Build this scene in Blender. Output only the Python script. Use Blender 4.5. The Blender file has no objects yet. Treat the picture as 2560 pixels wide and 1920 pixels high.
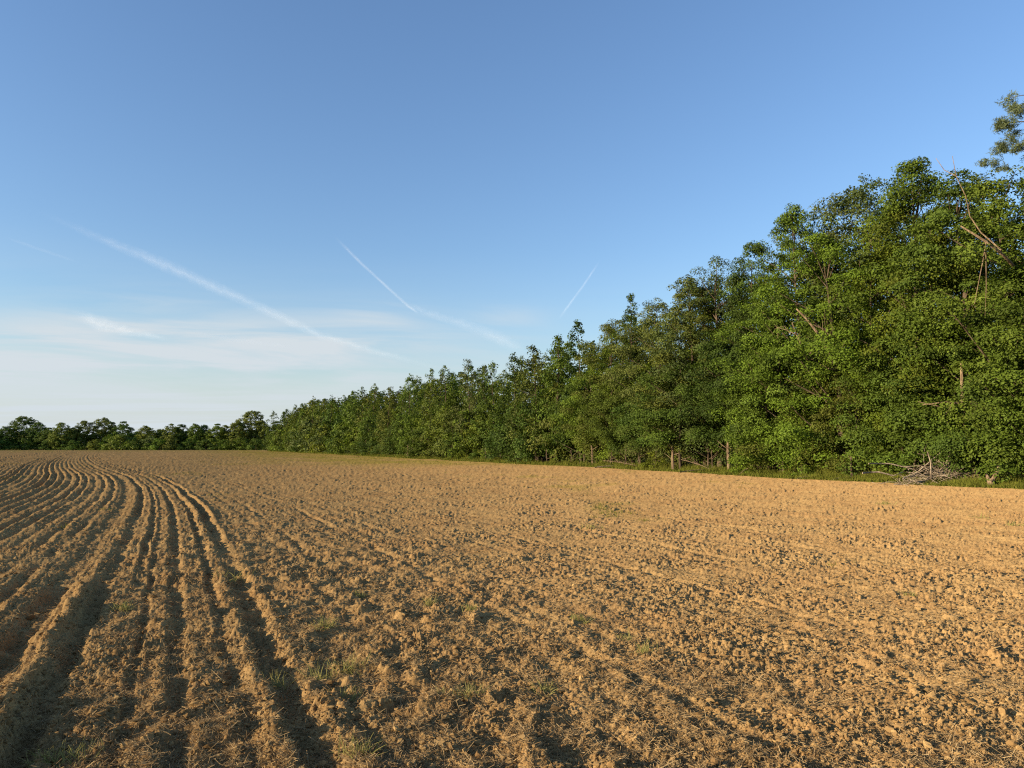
import bpy, math
import numpy as np

R = math.radians
C = bpy.context.scene.collection
SC = bpy.context.scene

# ------------------------------------------------------------------ camera, sky, sun, exposure
PITCH = R(4.79)
CAM_H = 1.6
FPX = 1850.0                                   # focal length in pixels of the 2560 px wide photograph
cam_d = bpy.data.cameras.new('camera')
cam_d.sensor_width = 36.0
cam_d.lens = 36.0 * FPX / 2560.0
cam_d.clip_start = 0.05
cam_d.clip_end = 200000.0
cam = bpy.data.objects.new('camera', cam_d)
C.objects.link(cam)
cam.location = (0, 0, CAM_H)
cam.rotation_euler = (R(90) + PITCH, 0, 0)
SC.camera = cam

SUN_AZ = R(-112)                                # measured from the view direction (+y), to the left
SUN_EL = R(13.0)
sun_dir = np.array([math.sin(SUN_AZ) * math.cos(SUN_EL), math.cos(SUN_AZ) * math.cos(SUN_EL), math.sin(SUN_EL)])
sl = bpy.data.lights.new('sun', 'SUN')
sl.energy = 5.0
sl.angle = R(0.53)
sl.color = (1.0, 0.80, 0.545)
so = bpy.data.objects.new('sun', sl)
C.objects.link(so)
so.rotation_euler = (R(90) - SUN_EL, 0, -SUN_AZ + R(180))
SC.view_settings.view_transform = 'Standard'
SC.view_settings.look = 'None'
SC.view_settings.gamma = 1.0
EXPO = 1.16
SC.view_settings.exposure = EXPO
SC.cycles.max_bounces = 6
SC.cycles.diffuse_bounces = 3
SC.cycles.glossy_bounces = 2
SC.cycles.transmission_bounces = 4
SC.cycles.transparent_max_bounces = 12
SC.cycles.sample_clamp_indirect = 4.0
SC.cycles.use_denoising = False
SC.cycles.filter_width = 1.2


class NT:
    """small helper to write node trees"""
    def __init__(self, tree):
        self.t = tree
        tree.nodes.clear()

    def n(self, kind, **kw):
        nd = self.t.nodes.new(kind)
        for k, v in kw.items():
            if k.startswith('i_'):
                key = k[2:]
                nd.inputs[int(key) if key.isdigit() else key].default_value = v
            else:
                setattr(nd, k, v)
        return nd

    def l(self, a, b):
        self.t.links.new(a, b)

    def math(self, op, a, b=None, clamp=False):
        nd = self.t.nodes.new('ShaderNodeMath')
        nd.operation = op
        nd.use_clamp = clamp
        for i, v in enumerate((a, b)):
            if v is None:
                continue
            if isinstance(v, (int, float)):
                nd.inputs[i].default_value = v
            else:
                self.l(v, nd.inputs[i])
        return nd.outputs[0]

    def mix(self, fac, a, b, blend='MIX'):
        nd = self.t.nodes.new('ShaderNodeMix')
        nd.data_type = 'RGBA'
        nd.blend_type = blend
        for s, v in ((nd.inputs[0], fac), (nd.inputs[6], a), (nd.inputs[7], b)):
            if isinstance(v, (int, float)):
                s.default_value = v
            elif isinstance(v, tuple):
                s.default_value = v if len(v) == 4 else v + (1,)
            else:
                self.l(v, s)
        return nd.outputs[2]

    def ramp(self, fac, *stops):
        nd = self.t.nodes.new('ShaderNodeMapRange')
        nd.clamp = True
        a, b, c, d = stops
        for i, v in enumerate((a, b, c, d)):
            nd.inputs[1 + i].default_value = v
        nd.interpolation_type = 'SMOOTHSTEP'
        self.l(fac, nd.inputs[0])
        return nd.outputs[0]


world = bpy.data.worlds.new('World')
SC.world = world
world.use_nodes = True
w = NT(world.node_tree)
w_out = w.n('ShaderNodeOutputWorld')
bg = w.n('ShaderNodeBackground')
SKY_K = 0.091
bg.inputs[1].default_value = SKY_K
sky = w.n('ShaderNodeTexSky')
sky.sky_type = 'NISHITA'
sky.sun_disc = False
sky.sun_elevation = SUN_EL
sky.sun_rotation = SUN_AZ % (2 * math.pi)
sky.altitude = 150
sky.air_density = 1.25
sky.dust_density = 0.9
sky.ozone_density = 2.2
tc = w.n('ShaderNodeTexCoord')
sep = w.n('ShaderNodeSeparateXYZ')
w.l(tc.outputs['Generated'], sep.inputs[0])
zc = w.math('MAXIMUM', sep.outputs[2], 0.0)
den = w.math('ADD', zc, 0.035)
px_ = w.math('DIVIDE', sep.outputs[0], den)
py_ = w.math('DIVIDE', sep.outputs[1], den)
comb = w.n('ShaderNodeCombineXYZ')
w.l(px_, comb.inputs[0])
w.l(py_, comb.inputs[1])


def cloud_noise(scale, rot, stretch, detail, lo, hi, off):
    mp = w.n('ShaderNodeMapping')
    mp.inputs['Rotation'].default_value = (0, 0, rot)
    mp.inputs['Scale'].default_value = (scale, scale * stretch, 1)
    mp.inputs['Location'].default_value = (off, off * 0.7, off)
    w.l(comb.outputs[0], mp.inputs[0])
    nz = w.n('ShaderNodeTexNoise')
    nz.inputs['Scale'].default_value = 1.0
    nz.inputs['Detail'].default_value = detail
    nz.inputs['Roughness'].default_value = 0.55
    nz.inputs['Distortion'].default_value = 0.4
    w.l(mp.outputs[0], nz.inputs[0])
    return w.ramp(nz.outputs[0], lo, hi, 0, 1)


c1 = cloud_noise(0.20, R(-7), 3.4, 6, 0.40, 0.62, 3.1)
c2 = cloud_noise(0.50, R(6), 3.0, 7, 0.40, 0.72, 11.3)
c3 = w.math('ADD', w.math('MULTIPLY', c1, 1.0), w.math('MULTIPLY', c2, 0.6))
# thin cirrus sits low in the sky, mostly to the left (towards -x)
low = w.ramp(sep.outputs[2], 0.12, 0.265, 1, 0)
leftw = w.ramp(sep.outputs[0], -0.40, 0.15, 1.0, 0.5)
cm = w.math('MULTIPLY', w.math('MULTIPLY', c3, low), w.math('MULTIPLY', leftw, .9), clamp=True)
hazeb = w.math('MULTIPLY', w.ramp(sep.outputs[2], 0.0, 0.17, 1.15, 0.0), w.ramp(sep.outputs[0], -0.40, 0.25, 1.0, 0.7))
cm2 = w.math('ADD', w.math('MULTIPLY', cm, .25), w.math('MULTIPLY', hazeb, .80))
# streaked veils, each at its own bearing (a = x/y) and height (e = z/y) in the sky
yy = w.math('MAXIMUM', sep.outputs[1], 0.05)
va = w.math('DIVIDE', sep.outputs[0], yy)
ve = w.math('DIVIDE', sep.outputs[2], yy)
vc = w.n('ShaderNodeCombineXYZ')
w.l(w.math('MULTIPLY', va, 2.6), vc.inputs[0])
w.l(w.math('ADD', w.math('MULTIPLY', ve, 26.0), w.math('MULTIPLY', va, 1.6)), vc.inputs[1])
vn = w.n('ShaderNodeTexNoise')
for k_, v_ in (('Scale', 1.0), ('Detail', 7.0), ('Roughness', 0.58), ('Distortion', 0.7)):
    vn.inputs[k_].default_value = v_
w.l(vc.outputs[0], vn.inputs[0])
streak = w.ramp(vn.outputs[0], .36, .66, 0.05, 1.0)
front = w.ramp(sep.outputs[1], 0.1, 0.3, 0, 1)
for px0, py0, wx, wy, amt in ((150, 840, 520, 70, .75), (330, 765, 190, 34, .50), (760, 850, 330, 60, .60), (930, 800, 130, 45, .45), (1270, 795, 90, 40, .40), (500, 930, 800, 60, .55), (60, 900, 300, 40, .5)):
    da = w.math('DIVIDE', w.math('SUBTRACT', va, (px0 - 1280) / 1850.0), wx / 1850.0)
    de = w.math('DIVIDE', w.math('SUBTRACT', ve, (1115 - py0) / 1850.0), wy / 1850.0)
    q2 = w.math('ADD', w.math('MULTIPLY', da, da), w.math('MULTIPLY', de, de))
    blob = w.math('MULTIPLY', w.math('POWER', 2.718, w.math('MULTIPLY', q2, -1.0)), amt)
    cm2 = w.math('ADD', cm2, w.math('MULTIPLY', w.math('MULTIPLY', blob, streak), front))
cm3 = w.math('MULTIPLY', cm2, 0.92, clamp=True)
# the sky colour itself, slightly bluer as the phone camera saw it
tint = w.mix(1.0, sky.outputs[0], (0.83, 0.955, 1.19), 'MULTIPLY')
white = w.n('ShaderNodeRGB')
WK = 1 / (SKY_K * 2 ** EXPO)
white.outputs[0].default_value = (0.665 * WK, 0.735 * WK, 0.785 * WK, 1)
skyc = w.mix(cm3, tint, white.outputs[0])
w.l(skyc, bg.inputs[0])
w.l(bg.outputs[0], w_out.inputs[0])

# ------------------------------------------------------------------ pixel <-> ground helpers
cp, sp_ = math.cos(PITCH), math.sin(PITCH)


def ray(px, py):
    a = (px - 1280.0) / FPX
    b = (960.0 - py) / FPX
    return np.array([a, cp - b * sp_, sp_ + b * cp])


def gp(px, py):
    d = ray(px, py)
    t = -CAM_H / d[2]
    return d[0] * t, d[1] * t


def proj(x, y, z):
    z = z - CAM_H
    yy = y * cp + z * sp_
    zz = -y * sp_ + z * cp
    return 1280 + FPX * x / yy, 960 - FPX * zz / yy


def top_z(x, y, py):
    """height at which a thing standing at x,y reaches picture row py"""
    b = (960.0 - py) / FPX
    return CAM_H + y * (sp_ + b * cp) / (cp - b * sp_)


# ------------------------------------------------------------------ numpy noise
def _hash(ix, iy, seed):
    h = ix.astype(np.uint32) * np.uint32(374761393) + iy.astype(np.uint32) * np.uint32(668265263) + np.uint32((seed * 2654435761) & 0xffffffff)
    h = (h ^ (h >> np.uint32(13))) * np.uint32(1274126177)
    return h ^ (h >> np.uint32(16))


_GC = np.cos(np.arange(256) / 256 * 2 * np.pi).astype(np.float32)
_GS = np.sin(np.arange(256) / 256 * 2 * np.pi).astype(np.float32)


def perlin(x, y, seed):
    with np.errstate(over='ignore'):
        xf = np.floor(x)
        yf = np.floor(y)
        ix = xf.astype(np.int64)
        iy = yf.astype(np.int64)
        fx = (x - xf).astype(np.float32)
        fy = (y - yf).astype(np.float32)
        out = 0
        ux = fx * fx * fx * (fx * (fx * 6 - 15) + 10)
        uy = fy * fy * fy * (fy * (fy * 6 - 15) + 10)
        v = []
        for dy in (0, 1):
            for dx in (0, 1):
                h = _hash(ix + dx, iy + dy, seed) & np.uint32(255)
                v.append(_GC[h] * (fx - dx) + _GS[h] * (fy - dy))
        a = v[0] + (v[1] - v[0]) * ux
        b = v[2] + (v[3] - v[2]) * ux
        return (a + (b - a) * uy) * 1.5


def worley(x, y, seed):
    """rounded, tilted clods: one per cell, with sharp creases between them"""
    xf, yf = np.floor(x), np.floor(y)
    ix, iy = xf.astype(np.int64), yf.astype(np.int64)
    fx, fy = (x - xf).astype(np.float32), (y - yf).astype(np.float32)
    best = np.full(x.shape, 9., dtype=np.float32)
    out = np.zeros(x.shape, dtype=np.float32)
    with np.errstate(over='ignore'):
        for dy in (-1, 0, 1):
            for dx in (-1, 0, 1):
                h = _hash(ix + dx, iy + dy, seed)
                ax = dx + (h & np.uint32(255)).astype(np.float32) / 255 - fx
                ay = dy + ((h >> np.uint32(8)) & np.uint32(255)).astype(np.float32) / 255 - fy
                d = ax * ax + ay * ay
                v = ((h >> np.uint32(16)) & np.uint32(255)).astype(np.float32) / 255
                g = ((h >> np.uint32(24)) & np.uint32(255))
                hh = (.25 + .75 * v * v) * np.sqrt(np.maximum(0, 1 - d / .55)) + .26 * (_GC[g] * ax + _GS[g] * ay)
                m = d < best
                best = np.where(m, d, best)
                out = np.where(m, hh, out)
    return out


def rnd1(i, seed):
    with np.errstate(over='ignore'):
        return (_hash(i.astype(np.int64), np.zeros_like(i, dtype=np.int64), seed) & np.uint32(0xffff)).astype(np.float32) / 65535.0


def sstep(a, b, x):
    t = np.clip((x - a) / (b - a), 0, 1)
    return t * t * (3 - 2 * t)


# ------------------------------------------------------------------ the field: shape of the ground
EX0, EY0 = gp(2560, 1224)
EDGE_M = (430 - 1280) / FPX / cp                   # direction of the forest edge: dx/dy
EDGE_N = math.sqrt(1 + EDGE_M ** 2)
EDGE_END = 250.0


def edge_s(x, y):
    """distance into the forest (positive) from the field's edge"""
    return (x - EX0 - EDGE_M * (y - EY0)) / EDGE_N


_ky = np.array([-50, 0, 12, 20, 29, 36, 45, 60, 80, 120, 250, 4000.])
_km = np.array([-.45, -.45, -.455, -.48, -.53, -.59, -.64, -.61, -.59, -.565, -.5, -.46])
_yy = np.linspace(-50, 4000, 40501)
_mm = np.interp(_yy, _ky, _km)
_mm = np.convolve(np.pad(_mm, 20, mode='edge'), np.ones(41) / 41, 'valid')
_xc = np.concatenate([[0], np.cumsum((_mm[1:] + _mm[:-1]) / 2 * 0.1)])
_xc -= np.interp(0, _yy, _xc)


def row_u(X, Y):
    return X - np.interp(Y, _yy, _xc)


def base_h(X, Y):
    r = np.hypot(X, Y)
    return (0.06 * perlin(X / 16, Y / 16, 5) + 0.05 * perlin(X / 6, Y / 7, 6)) * sstep(9, 28, r) * (1 - sstep(140, 260, r))


def field_h(X, Y, cell):
    X = np.asarray(X, dtype=np.float64)
    Y = np.asarray(Y, dtype=np.float64)
    h = base_h(X, Y).astype(np.float32)
    r = np.hypot(X, Y)
    s = edge_s(X, Y)
    infield = (1 - sstep(-1.5, 0.2, s))
    # rows run along the forest edge; u is the distance across them
    wob = 0.030 * perlin(X / 1.7, Y / 1.7, 11) + 0.035 * perlin(X / .5, Y / .6, 12)
    u = row_u(X, Y) + wob
    left = 1 - sstep(0.4, 2.6, u)
    # furrows, one about every 0.38 m, each with a depth of its own, crests broken
    P = 0.38
    k = np.floor(u / P + .15)
    f = u / P + .15 - k
    depth = 0.022 + 0.042 * rnd1(k, 3) ** 1.8
    depth = np.where((k >= -4) & (k <= 3), .010, depth)
    brk = np.clip(.8 + .8 * perlin(k * 7.3, Y / 2.4, 14) + .5 * perlin(X / .3, Y / .3, 15), .1, 1.6)
    prof = -np.exp(-((f - .5) / .15) ** 2) + .6 * np.exp(-((f - .88) / .15) ** 2) + .4 * np.exp(-((f - .12) / .14) ** 2)
    h += infield * prof * depth * .86 * brk * (left * (1 + .5 * sstep(20, 45, r)) * (1 - .6 * sstep(50, 130, r)) + (1 - left) * .22 * (1 - sstep(6, 16, u) * .6))
    # tractor wheel ruts: the near pass, and fainter passes
    one = ([0, 400], [1, 1])
    for u0, d, wd, rim, (ya, am) in ((-1.26, .105, .13, .1, ([0, 8, 10.5, 18, 60], [1, 1, .22, .35, .4])), (-.77, .105, .085, .1, ([0, 8, 10.5, 16, 21, 34, 70], [1, 1, .28, .35, .95, .95, .5])),
                           (-.98, -.065, .055, 0, ([0, 8, 10.5, 60], [1, 1, .25, .35])), (-.25, .034, .035, .2, ([0, 9, 12], [1, .8, .2])), (-.40, .045, .055, .3, ([0, 8, 11, 60], [0, 0, 1, .8])),
                           (.05, .055, .07, .3, ([0, 60, 120], [.9, 1, .6])), (.45, .045, .05, .3, ([0, 6, 9, 60], [.3, .5, 1, .8])), (.78, .085, .10, .4, ([0, 5, 8, 13, 17, 30, 70], [.5, .75, .55, .55, 1.2, 1.2, .5])), (1.14, .022, .05, .3, one),
                           (-4.9, .065, .11, .5, one), (-6.8, .075, .11, .5, one), (-10.6, .08, .13, .5, one), (-12.5, .08, .13, .5, one), (6.0, .017, .07, .0, ([0, 10.5, 12, 25, 45], [0, 0, 1, 1, .3])), (7.9, .022, .08, .1, one), (11.2, .02, .10, .4, one), (3.2, .02, .06, .4, one), (14.6, .02, .1, .4, one)):
        q = np.abs(u - u0)
        mod = np.clip(.85 + .6 * perlin(np.full_like(Y, u0 * 3.1), Y / 1.7, 21), .2, 1.3) * np.interp(Y, ya, am)
        if u0 > 1:
            mod = np.clip(.5 + 1.4 * perlin(np.full_like(Y, u0 * 3.1), Y / 3.1, 21), 0, 1.2)
        mod = mod * np.clip(1 + .7 * perlin(X / .26, Y / .26, 16), .3, 1.6)
        h += infield * mod * d * (-np.exp(-(q / wd) ** 4) + rim * np.exp(-((q - wd * 1.75) / (wd * .55)) ** 2))
    # scattered lumps that throw longer shadows
    rough = np.exp(-((u - .8) / 3.2) ** 2) * (1 - .55 * sstep(8, 20, r))
    hp = perlin(X / .21 + .4 * perlin(X / .13, Y / .13, 44), Y / .24, 43) + .45 * perlin(X / 1.7, Y / 1.7, 45)
    h += infield * (.024 + .03 * rough) * (1 - .6 * sstep(9, 18, r)) * sstep(.50, .90, hp) * np.clip(.21 / (2.2 * cell) - .5, 0, 1)
    h += infield * .040 * rough * perlin(X / .20, Y / .26, 47) * np.clip(.2 / (2.2 * cell) - .5, 0, 1)
    patch = .5 + .9 * np.clip(perlin(X / 1.1, Y / 1.1, 91) + .35, 0, 1) + .25 * rough
    for lam, amp, seed, kind in ((1.1, .024, 31, 0), (.48, .010 + .014 * sstep(55, 110, r), 32, 0), (.23, .008 + .012 * sstep(16, 40, r), 33, 0), (.115, .012, 34, 1), (.058, .022, 35, 1), (.029, .018, 36, 1), (.015, .0095, 37, 1)):
        fade = np.clip(lam / (1.25 * cell) - .5, 0, 1)
        if not np.any(fade > 0):
            continue
        if kind:
            n = worley(X / lam + .35 * perlin(X / lam, Y / lam, seed + 20), Y / lam + 7.7 * seed, seed) - .3
            n = n * patch * (1 + .6 * sstep(14, 40, r) if lam > .1 else 1)
        else:
            n = perlin(X / lam + 7.7 * seed, Y / lam, seed)
        h += (amp * (.35 + .65 * infield)) * fade * n
    return h


# ------------------------------------------------------------------ mesh helpers
def np_mesh(name, V, F, smooth=False):
    me = bpy.data.meshes.new(name)
    V = np.ascontiguousarray(V, dtype=np.float32)
    F = np.ascontiguousarray(F, dtype=np.int32)
    k = F.shape[1]
    me.vertices.add(len(V))
    me.vertices.foreach_set('co', V.ravel())
    me.loops.add(F.size)
    me.loops.foreach_set('vertex_index', F.ravel())
    me.polygons.add(len(F))
    me.polygons.foreach_set('loop_start', np.arange(0, F.size, k, dtype=np.int32))
    me.polygons.foreach_set('use_smooth', np.full(len(F), smooth, dtype=bool))
    me.update(calc_edges=True)
    return me


def ob(name, me, mat=None, parent=None):
    o = bpy.data.objects.new(name, me)
    C.objects.link(o)
    if mat is not None and me is not None and len(me.materials) == 0:
        me.materials.append(mat)
    if parent is not None:
        o.parent = parent
    return o


def tag(o, label=None, cat=None, group=None, kind=None):
    for k, v in (('label', label), ('category', cat), ('group', group), ('kind', kind)):
        if v:
            o[k] = v
    return o


def empty(name, loc, rz=0.0):
    o = bpy.data.objects.new(name, None)
    C.objects.link(o)
    o.empty_display_size = 0.3
    o.location = loc
    o.rotation_euler = (0, 0, rz)
    return o


class Geo:
    """collects tubes and strips into one mesh"""
    def __init__(self):
        self.V, self.F, self.n = [], [], 0

    def tube(self, pts, rad, sides=7, cap=True):
        pts = np.asarray(pts, dtype=np.float64)
        rad = np.broadcast_to(np.asarray(rad, dtype=np.float64), (len(pts),))
        d = np.gradient(pts, axis=0)
        d /= np.linalg.norm(d, axis=1)[:, None] + 1e-9
        ref = np.array([.31, .22, .92]) if abs(d[0] @ np.array([.31, .22, .92])) < .9 else np.array([.95, .1, .2])
        a = np.cross(d, ref)
        a /= np.linalg.norm(a, axis=1)[:, None] + 1e-9
        b = np.cross(d, a)
        th = np.arange(sides) / sides * 2 * np.pi
        ring = pts[:, None] + rad[:, None, None] * (np.cos(th)[None, :, None] * a[:, None] + np.sin(th)[None, :, None] * b[:, None])
        m = len(pts)
        idx = self.n + np.arange(m * sides).reshape(m, sides)
        q = np.stack([idx[:-1], np.roll(idx[:-1], -1, 1), np.roll(idx[1:], -1, 1), idx[1:]], -1).reshape(-1, 4)
        self.V.append(ring.reshape(-1, 3))
        self.F.append(q)
        self.n += m * sides
        if cap:
            for ci, i in ((0, idx[0]), (1, idx[-1])):
                self.V.append(pts[[0 if ci == 0 else -1]])
                c = self.n
                self.n += 1
                r2 = np.roll(i, -1)
                tri = np.stack([i, r2, np.full(sides, c), np.full(sides, c)], -1)
                # fan made of quads: pair neighbouring triangles
                if sides % 2 == 0:
                    self.F.append(np.stack([i[0::2], i[1::2], np.roll(i, -2)[0::2], np.full(sides // 2, c)], -1))

    def mesh(self, name, smooth=True):
        return np_mesh(name, np.concatenate(self.V), np.concatenate(self.F), smooth)


def curve3(p0, p1, bend, n=7):
    """points from p0 to p1 with a sideways bend"""
    t = np.linspace(0, 1, n)[:, None]
    p0, p1, bend = map(np.asarray, (p0, p1, bend))
    return p0 * (1 - t) + p1 * t + bend * (4 * t * (1 - t))


# ------------------------------------------------------------------ materials
def new_mat(name):
    m = bpy.data.materials.new(name)
    m.use_nodes = True
    return m, NT(m.node_tree)


def soil_material():
    m, t = new_mat('soil')
    out = t.n('ShaderNodeOutputMaterial')
    b = t.n('ShaderNodeBsdfDiffuse', i_Roughness=0.9)
    geo = t.n('ShaderNodeNewGeometry')

    def noise(scale, detail=4, rough=.6):
        n = t.n('ShaderNodeTexNoise')
        n.inputs['Scale'].default_value = scale
        n.inputs['Detail'].default_value = detail
        n.inputs['Roughness'].default_value = rough
        t.l(geo.outputs['Position'], n.inputs['Vector'])
        return n.outputs[0]
    n1 = t.ramp(noise(.8, 6), .40, .64, 0, 1)
    n2 = t.ramp(noise(9, 5, .65), .33, .66, 0, 1)
    n3 = t.ramp(noise(55, 3, .7), .40, .62, 0, 1)
    n0 = t.ramp(noise(.09, 3), .35, .65, 0, 1)
    col = t.mix(n2, (0.1930, 0.1164, 0.0473), (0.3218, 0.2105, 0.0882))
    col = t.mix(t.math('MULTIPLY', n3, .42), col, (0.3775, 0.2569, 0.1143))
    col = t.mix(t.math('MULTIPLY', n1, .42), col, (0.2317, 0.1268, 0.0522))
    col = t.mix(t.math('MULTIPLY', n0, .22), col, (0.3603, 0.2311, 0.0978))
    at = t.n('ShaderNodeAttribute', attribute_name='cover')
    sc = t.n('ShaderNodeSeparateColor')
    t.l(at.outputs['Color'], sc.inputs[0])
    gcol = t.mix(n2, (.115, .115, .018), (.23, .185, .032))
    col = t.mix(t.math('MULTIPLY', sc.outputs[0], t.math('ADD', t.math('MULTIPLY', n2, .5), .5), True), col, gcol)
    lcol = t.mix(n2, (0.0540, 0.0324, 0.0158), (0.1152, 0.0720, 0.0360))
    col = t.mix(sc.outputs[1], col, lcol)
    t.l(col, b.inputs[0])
    bump = t.n('ShaderNodeBump', i_Strength=0.55, i_Distance=0.02)
    bn = t.math('ADD', noise(22, 6, .75), t.math('MULTIPLY', noise(85, 2), .4))
    t.l(bn, bump.inputs['Height'])
    t.l(bump.outputs[0], b.inputs['Normal'])
    t.l(b.outputs[0], out.inputs[0])
    return m


def piece_material(name, c0, c1, attr='tint', transl=0.0):
    m, t = new_mat(name)
    out = t.n('ShaderNodeOutputMaterial')
    b = t.n('ShaderNodeBsdfDiffuse', i_Roughness=0.6)
    at = t.n('ShaderNodeAttribute', attribute_name=attr)
    col = t.mix(at.outputs['Fac'], c0, c1)
    t.l(col, b.inputs[0])
    last = b.outputs[0]
    if transl:
        tr = t.n('ShaderNodeBsdfTranslucent')
        t.l(col, tr.inputs[0])
        mx = t.n('ShaderNodeMixShader', i_0=transl)
        t.l(last, mx.inputs[1])
        t.l(tr.outputs[0], mx.inputs[2])
        last = mx.outputs[0]
    t.l(last, out.inputs[0])
    return m


def leaf_material(name):
    m, t = new_mat(name)
    out = t.n('ShaderNodeOutputMaterial')
    b = t.n('ShaderNodeBsdfPrincipled', i_Roughness=0.55)
    b.inputs['Specular IOR Level'].default_value = 0.09
    oi = t.n('ShaderNodeObjectInfo')
    at = t.n('ShaderNodeAttribute', attribute_name='tint')
    k = t.math('ADD', t.math('MULTIPLY', at.outputs['Fac'], .85), .55)
    cc = t.n('ShaderNodeCombineColor')
    for i in range(3):
        t.l(k, cc.inputs[i])
    col = t.mix(1.0, oi.outputs['Color'], cc.outputs[0], 'MULTIPLY')
    col = t.mix(t.ramp(at.outputs['Fac'], .75, 1, 0, .12), col, (0.1440, 0.1440, 0.0252))
    t.l(col, b.inputs['Base Color'])
    tr = t.n('ShaderNodeBsdfTranslucent')
    t.l(t.mix(1.0, col, (1.25, 1.35, .7), 'MULTIPLY'), tr.inputs[0])
    mx = t.n('ShaderNodeMixShader', i_0=.20)
    t.l(b.outputs[0], mx.inputs[1])
    t.l(tr.outputs[0], mx.inputs[2])
    t.l(mx.outputs[0], out.inputs[0])
    return m


def bark_material(name, c0, c1, scale=9):
    m, t = new_mat(name)
    out = t.n('ShaderNodeOutputMaterial')
    b = t.n('ShaderNodeBsdfDiffuse', i_Roughness=0.8)
    tcn = t.n('ShaderNodeTexCoord')
    mp = t.n('ShaderNodeMapping')
    mp.inputs['Scale'].default_value = (1, 1, .22)
    t.l(tcn.outputs['Object'], mp.inputs[0])
    n = t.n('ShaderNodeTexNoise', i_Scale=scale, i_Detail=5.0)
    t.l(mp.outputs[0], n.inputs[0])
    col = t.mix(t.ramp(n.outputs[0], .38, .62, 0, 1), c0, c1)
    t.l(col, b.inputs[0])
    bump = t.n('ShaderNodeBump', i_Strength=.7, i_Distance=.03)
    t.l(n.outputs[0], bump.inputs['Height'])
    t.l(bump.outputs[0], b.inputs['Normal'])
    t.l(b.outputs[0], out.inputs[0])
    return m


M_SOIL = soil_material()
M_LEAF = leaf_material('leaves')
M_BARK = bark_material('bark', (0.0612, 0.0446, 0.0288), (0.1368, 0.1044, 0.0720))
M_PALE = bark_material('pale_bark', (0.1584, 0.1224, 0.0864), (0.3168, 0.2592, 0.1872))
M_DEAD = bark_material('dead_wood', (0.1296, 0.0900, 0.0576), (0.2736, 0.2016, 0.1260), 14)
M_CLOD = piece_material('clod_soil', (0.1716, 0.1028, 0.0424), (0.3603, 0.2398, 0.1021))
M_STRAW = piece_material('straw', (.17, .105, .05), (.50, .37, .19), transl=.2)
M_GRASS = piece_material('grass_blades', (0.0864, 0.1116, 0.0144), (0.2160, 0.2088, 0.0432), transl=.3)
M_TUFT = piece_material('tuft_blades', (.15, .17, .035), (.36, .32, .11), transl=.35)

# ------------------------------------------------------------------ ground: one sheet, finest near the camera
def build_ground():
    f = 740.0
    py = np.concatenate([np.linspace(560, 420, 40, endpoint=False), np.arange(420, 14, -.62), np.arange(14, 3.6, -.3)])
    rr = CAM_H * f / py
    rr = np.concatenate([[.15, .5, 1.0, 1.5], rr[rr > 1.9], [360, 420, 500, 620, 800, 1100, 1600, 2500, 4000, 7000, 12000]])
    tmax = .90
    ta = np.linspace(-tmax, tmax, int(2 * tmax * f / .82))
    fine = np.arctan(ta)
    amax = fine[-1]
    coarse = np.linspace(amax, 2 * np.pi - amax, 110)[1:-1]
    az = np.concatenate([fine, coarse])
    nr, na = len(rr), len(az)
    X = rr[:, None] * np.sin(az)[None, :]
    Y = rr[:, None] * np.cos(az)[None, :]
    cell = np.broadcast_to((rr * .82 / f)[:, None], X.shape).copy()
    cell[:, len(fine):] = rr[:, None] * .06
    Z = np.zeros_like(X, dtype=np.float32)
    for a in range(0, nr, 80):
        Z[a:a + 80] = field_h(X[a:a + 80], Y[a:a + 80], cell[a:a + 80])
    far = sstep(300, 420, rr)[:, None]
    Z *= (1 - far)
    V = np.stack([X, Y, Z], -1).reshape(-1, 3)
    idx = np.arange(nr * na).reshape(nr, na)
    nx = np.roll(idx, -1, 1)
    F = np.stack([idx[:-1], idx[1:], nx[1:], nx[:-1]], -1).reshape(-1, 4)
    me = np_mesh('ground', V, F, True)
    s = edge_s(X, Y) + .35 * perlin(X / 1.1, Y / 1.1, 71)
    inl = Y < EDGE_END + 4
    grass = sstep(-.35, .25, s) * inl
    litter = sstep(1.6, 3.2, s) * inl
    # young weeds: thicker near the forest edge and towards the far end of the field
    d = -edge_s(X, Y)
    wn = perlin(X / 5.5, Y / 9, 72) + .7 * perlin(X / 1.6, Y / 2.2, 73)
    weeds = sstep(.25, .9, wn + .55 * (1 - sstep(3, 22, d)) * sstep(45, 90, Y) - .25) * .5 * sstep(9, 30, np.hypot(X, Y))
    weeds = np.maximum(weeds, 1.0 * (1 - sstep(8, 30, d)) * sstep(50, 75, Y) * np.clip(.75 + .7 * wn, 0, 1))
    weeds = np.maximum(weeds, .5 * sstep(150, 240, Y) * sstep(-.2, .4, wn + .2))
    grass = np.maximum(grass, weeds * (s < .3))
    fargrass = sstep(262, 285, Y) * (1 - .3 * (wn > 0))
    grass = np.maximum(grass, fargrass)
    cov = np.zeros((nr, na, 4), dtype=np.float32)
    cov[..., 0] = np.clip(grass, 0, 1)
    cov[..., 1] = np.clip(litter, 0, 1)
    cov[..., 3] = 1
    at = me.color_attributes.new('cover', 'FLOAT_COLOR', 'POINT')
    at.data.foreach_set('color', cov.ravel())
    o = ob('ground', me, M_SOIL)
    tag(o, 'tilled tan soil field with furrows curving away along the forest edge', 'field', kind='structure')


build_ground()


def set_tint(me, vals):
    a = me.attributes.new('tint', 'FLOAT', 'FACE')
    a.data.foreach_set('value', np.ascontiguousarray(vals, dtype=np.float32))


def local_cell(x, y):
    return np.hypot(x, y) * .82 / 740.0


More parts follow.
